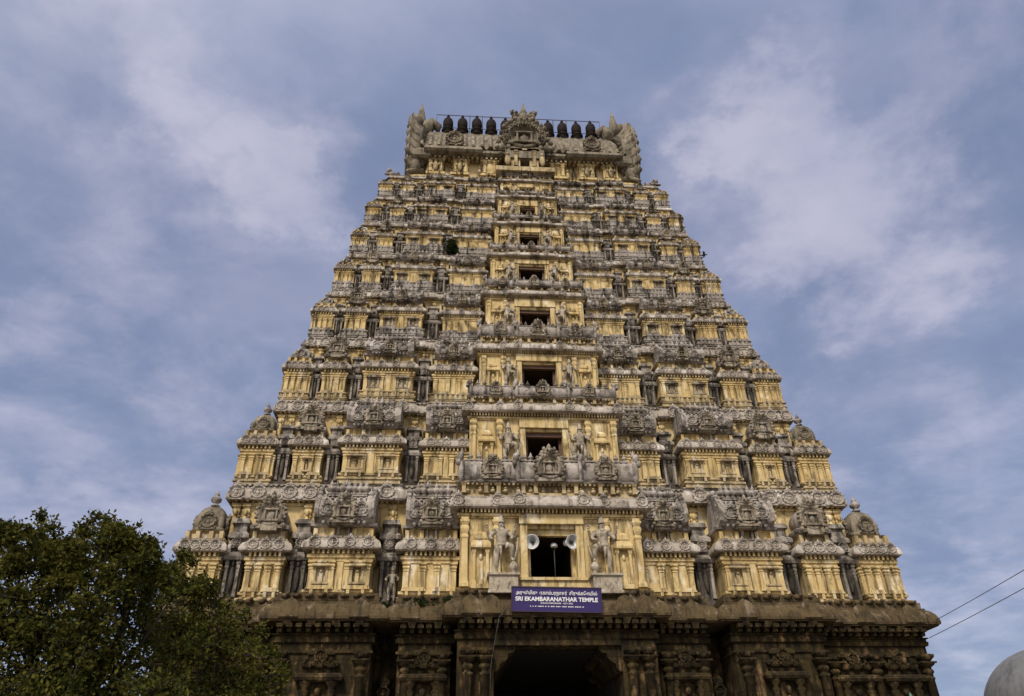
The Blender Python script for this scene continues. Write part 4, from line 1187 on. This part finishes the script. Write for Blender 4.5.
# ------------------------------------------------------------------ bird
p = on_y(704, 255, 1.0)
bird = MB()
bird.lathe((0, 0, 0), [(.01, -.26), (.05, -.2), (.07, -.02), (.06, .10), (.045, .15), (.05, .19), (.015, .26)], 8, 'y')
for sg in (-1, 1):
    bird.rings([[(sg*.03, -.08, .02), (sg*.03, .08, .02), (sg*.03, .08, .04), (sg*.03, -.08, .04)], [(sg*.22, -.10, .10), (sg*.22, .07, .10), (sg*.22, .07, .115), (sg*.22, -.10, .115)], [(sg*.42, .02, .06), (sg*.42, .07, .06), (sg*.42, .07, .066), (sg*.42, .02, .066)]][::sg])
bird.rings([[(-.03, .2, 0), (.03, .2, 0), (.03, .2, .02), (-.03, .2, .02)], [(-.07, .36, 0), (.07, .36, 0), (.07, .36, .012), (-.07, .36, .012)]])
thing("bird", "tiny dark bird flying beside the right slope of the tower", "bird", p, R(70), None, bird.mesh("bird", M_BIRD), None, 1, .6)

# ------------------------------------------------------------------ plants
def leaf_quads(m, c, d, L_, w, up):
    d = d.normalized(); s_ = d.cross(up)
    if s_.length < 1e-3: s_ = Vector((1, 0, 0))
    s_ = s_.normalized()*w
    b = len(m.v)
    n_ = s_.cross(d).normalized()*w*.25
    m.v += [tuple(c), tuple(c + d*L_*.5 + s_ + n_), tuple(c + d*L_), tuple(c + d*L_*.5 - s_ + n_)]
    m.f.append((b, b+1, b+2, b+3)); m.sm.append(False)
def rnd_dir(rg):
    while True:
        v_ = Vector((rg.uniform(-1, 1), rg.uniform(-1, 1), rg.uniform(-1, 1)))
        if .05 < v_.length < 1: return v_.normalized()
def tree(label, foot, clumps, seed, leaf=.14, per=120, trunk_r=.28, fork=None):
    rg = random.Random(seed)
    root = thing("tree", label, "tree", foot, 0, "trees left of the tower")
    foot = Vector(foot)
    wood = MB()
    fk = Vector(fork) - foot
    wood.tube([(0, 0, -.1), (.05, .02, fk.z*.4), (fk.x*.6, fk.y*.6, fk.z*.8), fk], [trunk_r*1.3, trunk_r, trunk_r*.85, trunk_r*.7], 10)
    lv = MB()
    for (c, r) in clumps:
        c = Vector(c) - foot
        mid = fk.lerp(c, .55) + Vector((rg.uniform(-.4, .4), rg.uniform(.3, 1.0), rg.uniform(-.1, .5)))
        if rg.random() < .28: wood.tube([fk + Vector((0, 0, -.3)), mid, c + Vector((0, 0, r*.2))], [trunk_r*.18, trunk_r*.08, .012], 6)
        r *= 1.12
        ntw = int(34*max(.5, r)) if r > .55 else max(5, int(26*r))
        ax, az = rg.uniform(.75, 1.45), rg.uniform(.6, 1.25)
        for k in range(ntw):
            d = rnd_dir(rg)
            if d.z < -.4 and rg.random() < .6: d.z *= -.5
            rad = r*(.45 + .65*rg.random()**.6) * (1.35 if rg.random() < .12 else 1)
            tip = c + Vector((d.x*rad*1.15*ax, d.y*rad*1.1, d.z*rad*.95*az))
            st = c.lerp(tip, .35)
            if rg.random() < .5: wood.tube([c, st, tip], [.025, .018, .008], 4)
            # a spray of leaves round the twig
            nl = int(per/22*rg.uniform(.7, 1.3))
            td = (tip - c).normalized()
            for q in range(int(nl*(7 if r > .5 else 4.5))):
                u = rg.random()
                p = c.lerp(tip, .35 + .68*u) + rnd_dir(rg)*rg.uniform(0, .46)*(.35 + r*.45)
                dd = (td*.5 + rnd_dir(rg)*.9 + Vector((0, 0, -.15)))
                leaf_quads(lv, p, dd, leaf*rg.uniform(.7, 1.25), leaf*rg.uniform(.22, .34), rnd_dir(rg))
    put("trunk", wood.mesh("trunk", M_BARK), root)
    put("crown", lv.mesh("crown", M_LEAF), root)
    return root
def clump_list(spec, Y, seed, dy=1.6):
    rg = random.Random(seed); out = []
    extra = []
    for px, py, rpx in spec:
        if py < 610 and rpx > 15:
            for k in range(9):
                a = rg.uniform(.1, 3.0); rr_ = rg.uniform(.8, 1.45); extra.append((px + math.cos(a)*rpx*rr_, py - math.sin(a)*rpx*rr_, rg.uniform(3, 7)))
    for px, py, rpx in spec + extra:
        if py < 600: rpx *= .70
        y = Y + rg.uniform(-dy, dy)
        p = on_y(px, py, y); q = on_y(px + rpx, py, y)
        out.append((p, abs(q.x - p.x)))
    return out
rg = random.Random(11)
specA = [(14, 556, 22), (42, 566, 20), (100, 552, 22), (122, 556, 20), (72, 578, 22), (-6, 560, 20), (100, 584, 28), (60, 596, 28), (20, 600, 34), (136, 580, 20), (146, 600, 24), (90, 618, 34), (40, 638, 36), (5, 640, 36), (130, 634, 32), (70, 662, 38), (20, 685, 40), (110, 672, 36), (60, 710, 40), (150, 662, 30), (-25, 605, 40), (-30, 660, 40), (130, 710, 40), (15, 628, 38), (55, 652, 40), (95, 692, 40), (35, 705, 44), (78, 628, 38), (2, 596, 32), (122, 606, 28), (-10, 700, 44), (150, 692, 36),
         (44, 520, 7), (50, 528, 7), (38, 536, 9), (22, 532, 8), (6, 536, 10), (95, 518, 7), (106, 522, 10), (118, 528, 10), (88, 530, 7), (132, 534, 8), (150, 541, 6), (142, 548, 9), (64, 552, 7), (78, 552, 8), (30, 545, 10)]
specB = [(184, 582, 15), (170, 596, 20), (202, 606, 16), (160, 616, 24), (190, 630, 28), (215, 624, 16), (236, 640, 17), (180, 658, 30), (215, 656, 27), (248, 656, 20), (265, 676, 19), (235, 688, 28), (200, 692, 34), (170, 702, 34), (264, 702, 22), (150, 642, 26), (240, 715, 36),
         (190, 562, 7), (182, 556, 5), (176, 570, 7), (200, 580, 7), (212, 590, 6), (228, 612, 8), (242, 618, 6), (222, 604, 6), (256, 634, 7), (272, 652, 6), (282, 672, 6), (158, 584, 9), (164, 572, 5)]
YA, YBt = -13.0, -10.5
fA = on_y(60, 690, YA)
tree("larger dark green leafy tree filling the lower left corner", (fA.x, YA, 0), clump_list(specA, YA, 5, 1.1), 3, .085, 150, .3, (fA.x, YA, 2.6))
fB = on_y(205, 690, YBt)
tree("smaller dark green tree overlapping the left base of the tower", (fB.x, YBt, 0), clump_list(specB, YBt, 6, .9), 4, .09, 150, .24, (fB.x, YBt, 2.4))
def shrub(label, c, r, n, seed, sx=1., sz=1., leaf=.12):
    rg = random.Random(seed)
    root = thing("shrub", label, "shrub", c, 0, "plants rooted in the tower")
    lv = MB(); wd = MB()
    for k in range(9):
        d = rnd_dir(rg); d.y = -abs(d.y); d.z = abs(d.z)*.8 - .1
        tip = Vector((d.x*r*sx, d.y*r*.6, d.z*r*sz*1.3))
        wd.tube([(0, .05, 0), tip*.5, tip], [.03, .02, .008], 4)
        for q in range(n//9):
            p = tip*rg.uniform(.15, 1.0) + rnd_dir(rg)*r*.38
            leaf_quads(lv, p, rnd_dir(rg) + Vector((0, -.3, -.3)), leaf*rg.uniform(.7, 1.3), leaf*.32, rnd_dir(rg))
    put("stem", wd.mesh("stem", M_BARK), root)
    put("foliage", lv.mesh("foliage", M_LEAF2), root)
shrub("dark bushy shrub growing high on the left of the tower in a slot", on_y(452, 250, 2.75), .40, 1300, 1, .5, 1.7, .12)
shrub("green shrub hanging over the stone cornice in the slot left of the gate", on_y(383, 614, -.35), .42, 900, 2, .7, 1.0, .11)
shrub("low weeds on the stone cornice under the yellow panel left of the doorway", on_y(422, 605, -.75), .28, 500, 3, 2.0, .5, .09)
shrub("low weeds on the stone cornice beside the left guardian statue", on_y(452, 604, -1.1), .26, 450, 4, 1.4, .8, .09)
shrub("small weeds on the stone cornice left of the barrel roofed pavilion", on_y(300, 606, -.2), .28, 450, 5, 1.6, .5, .09)
shrub("small weeds on the stone cornice right of the lowest doorway", on_y(652, 602, -1.0), .22, 350, 6, 1.3, .6, .09)
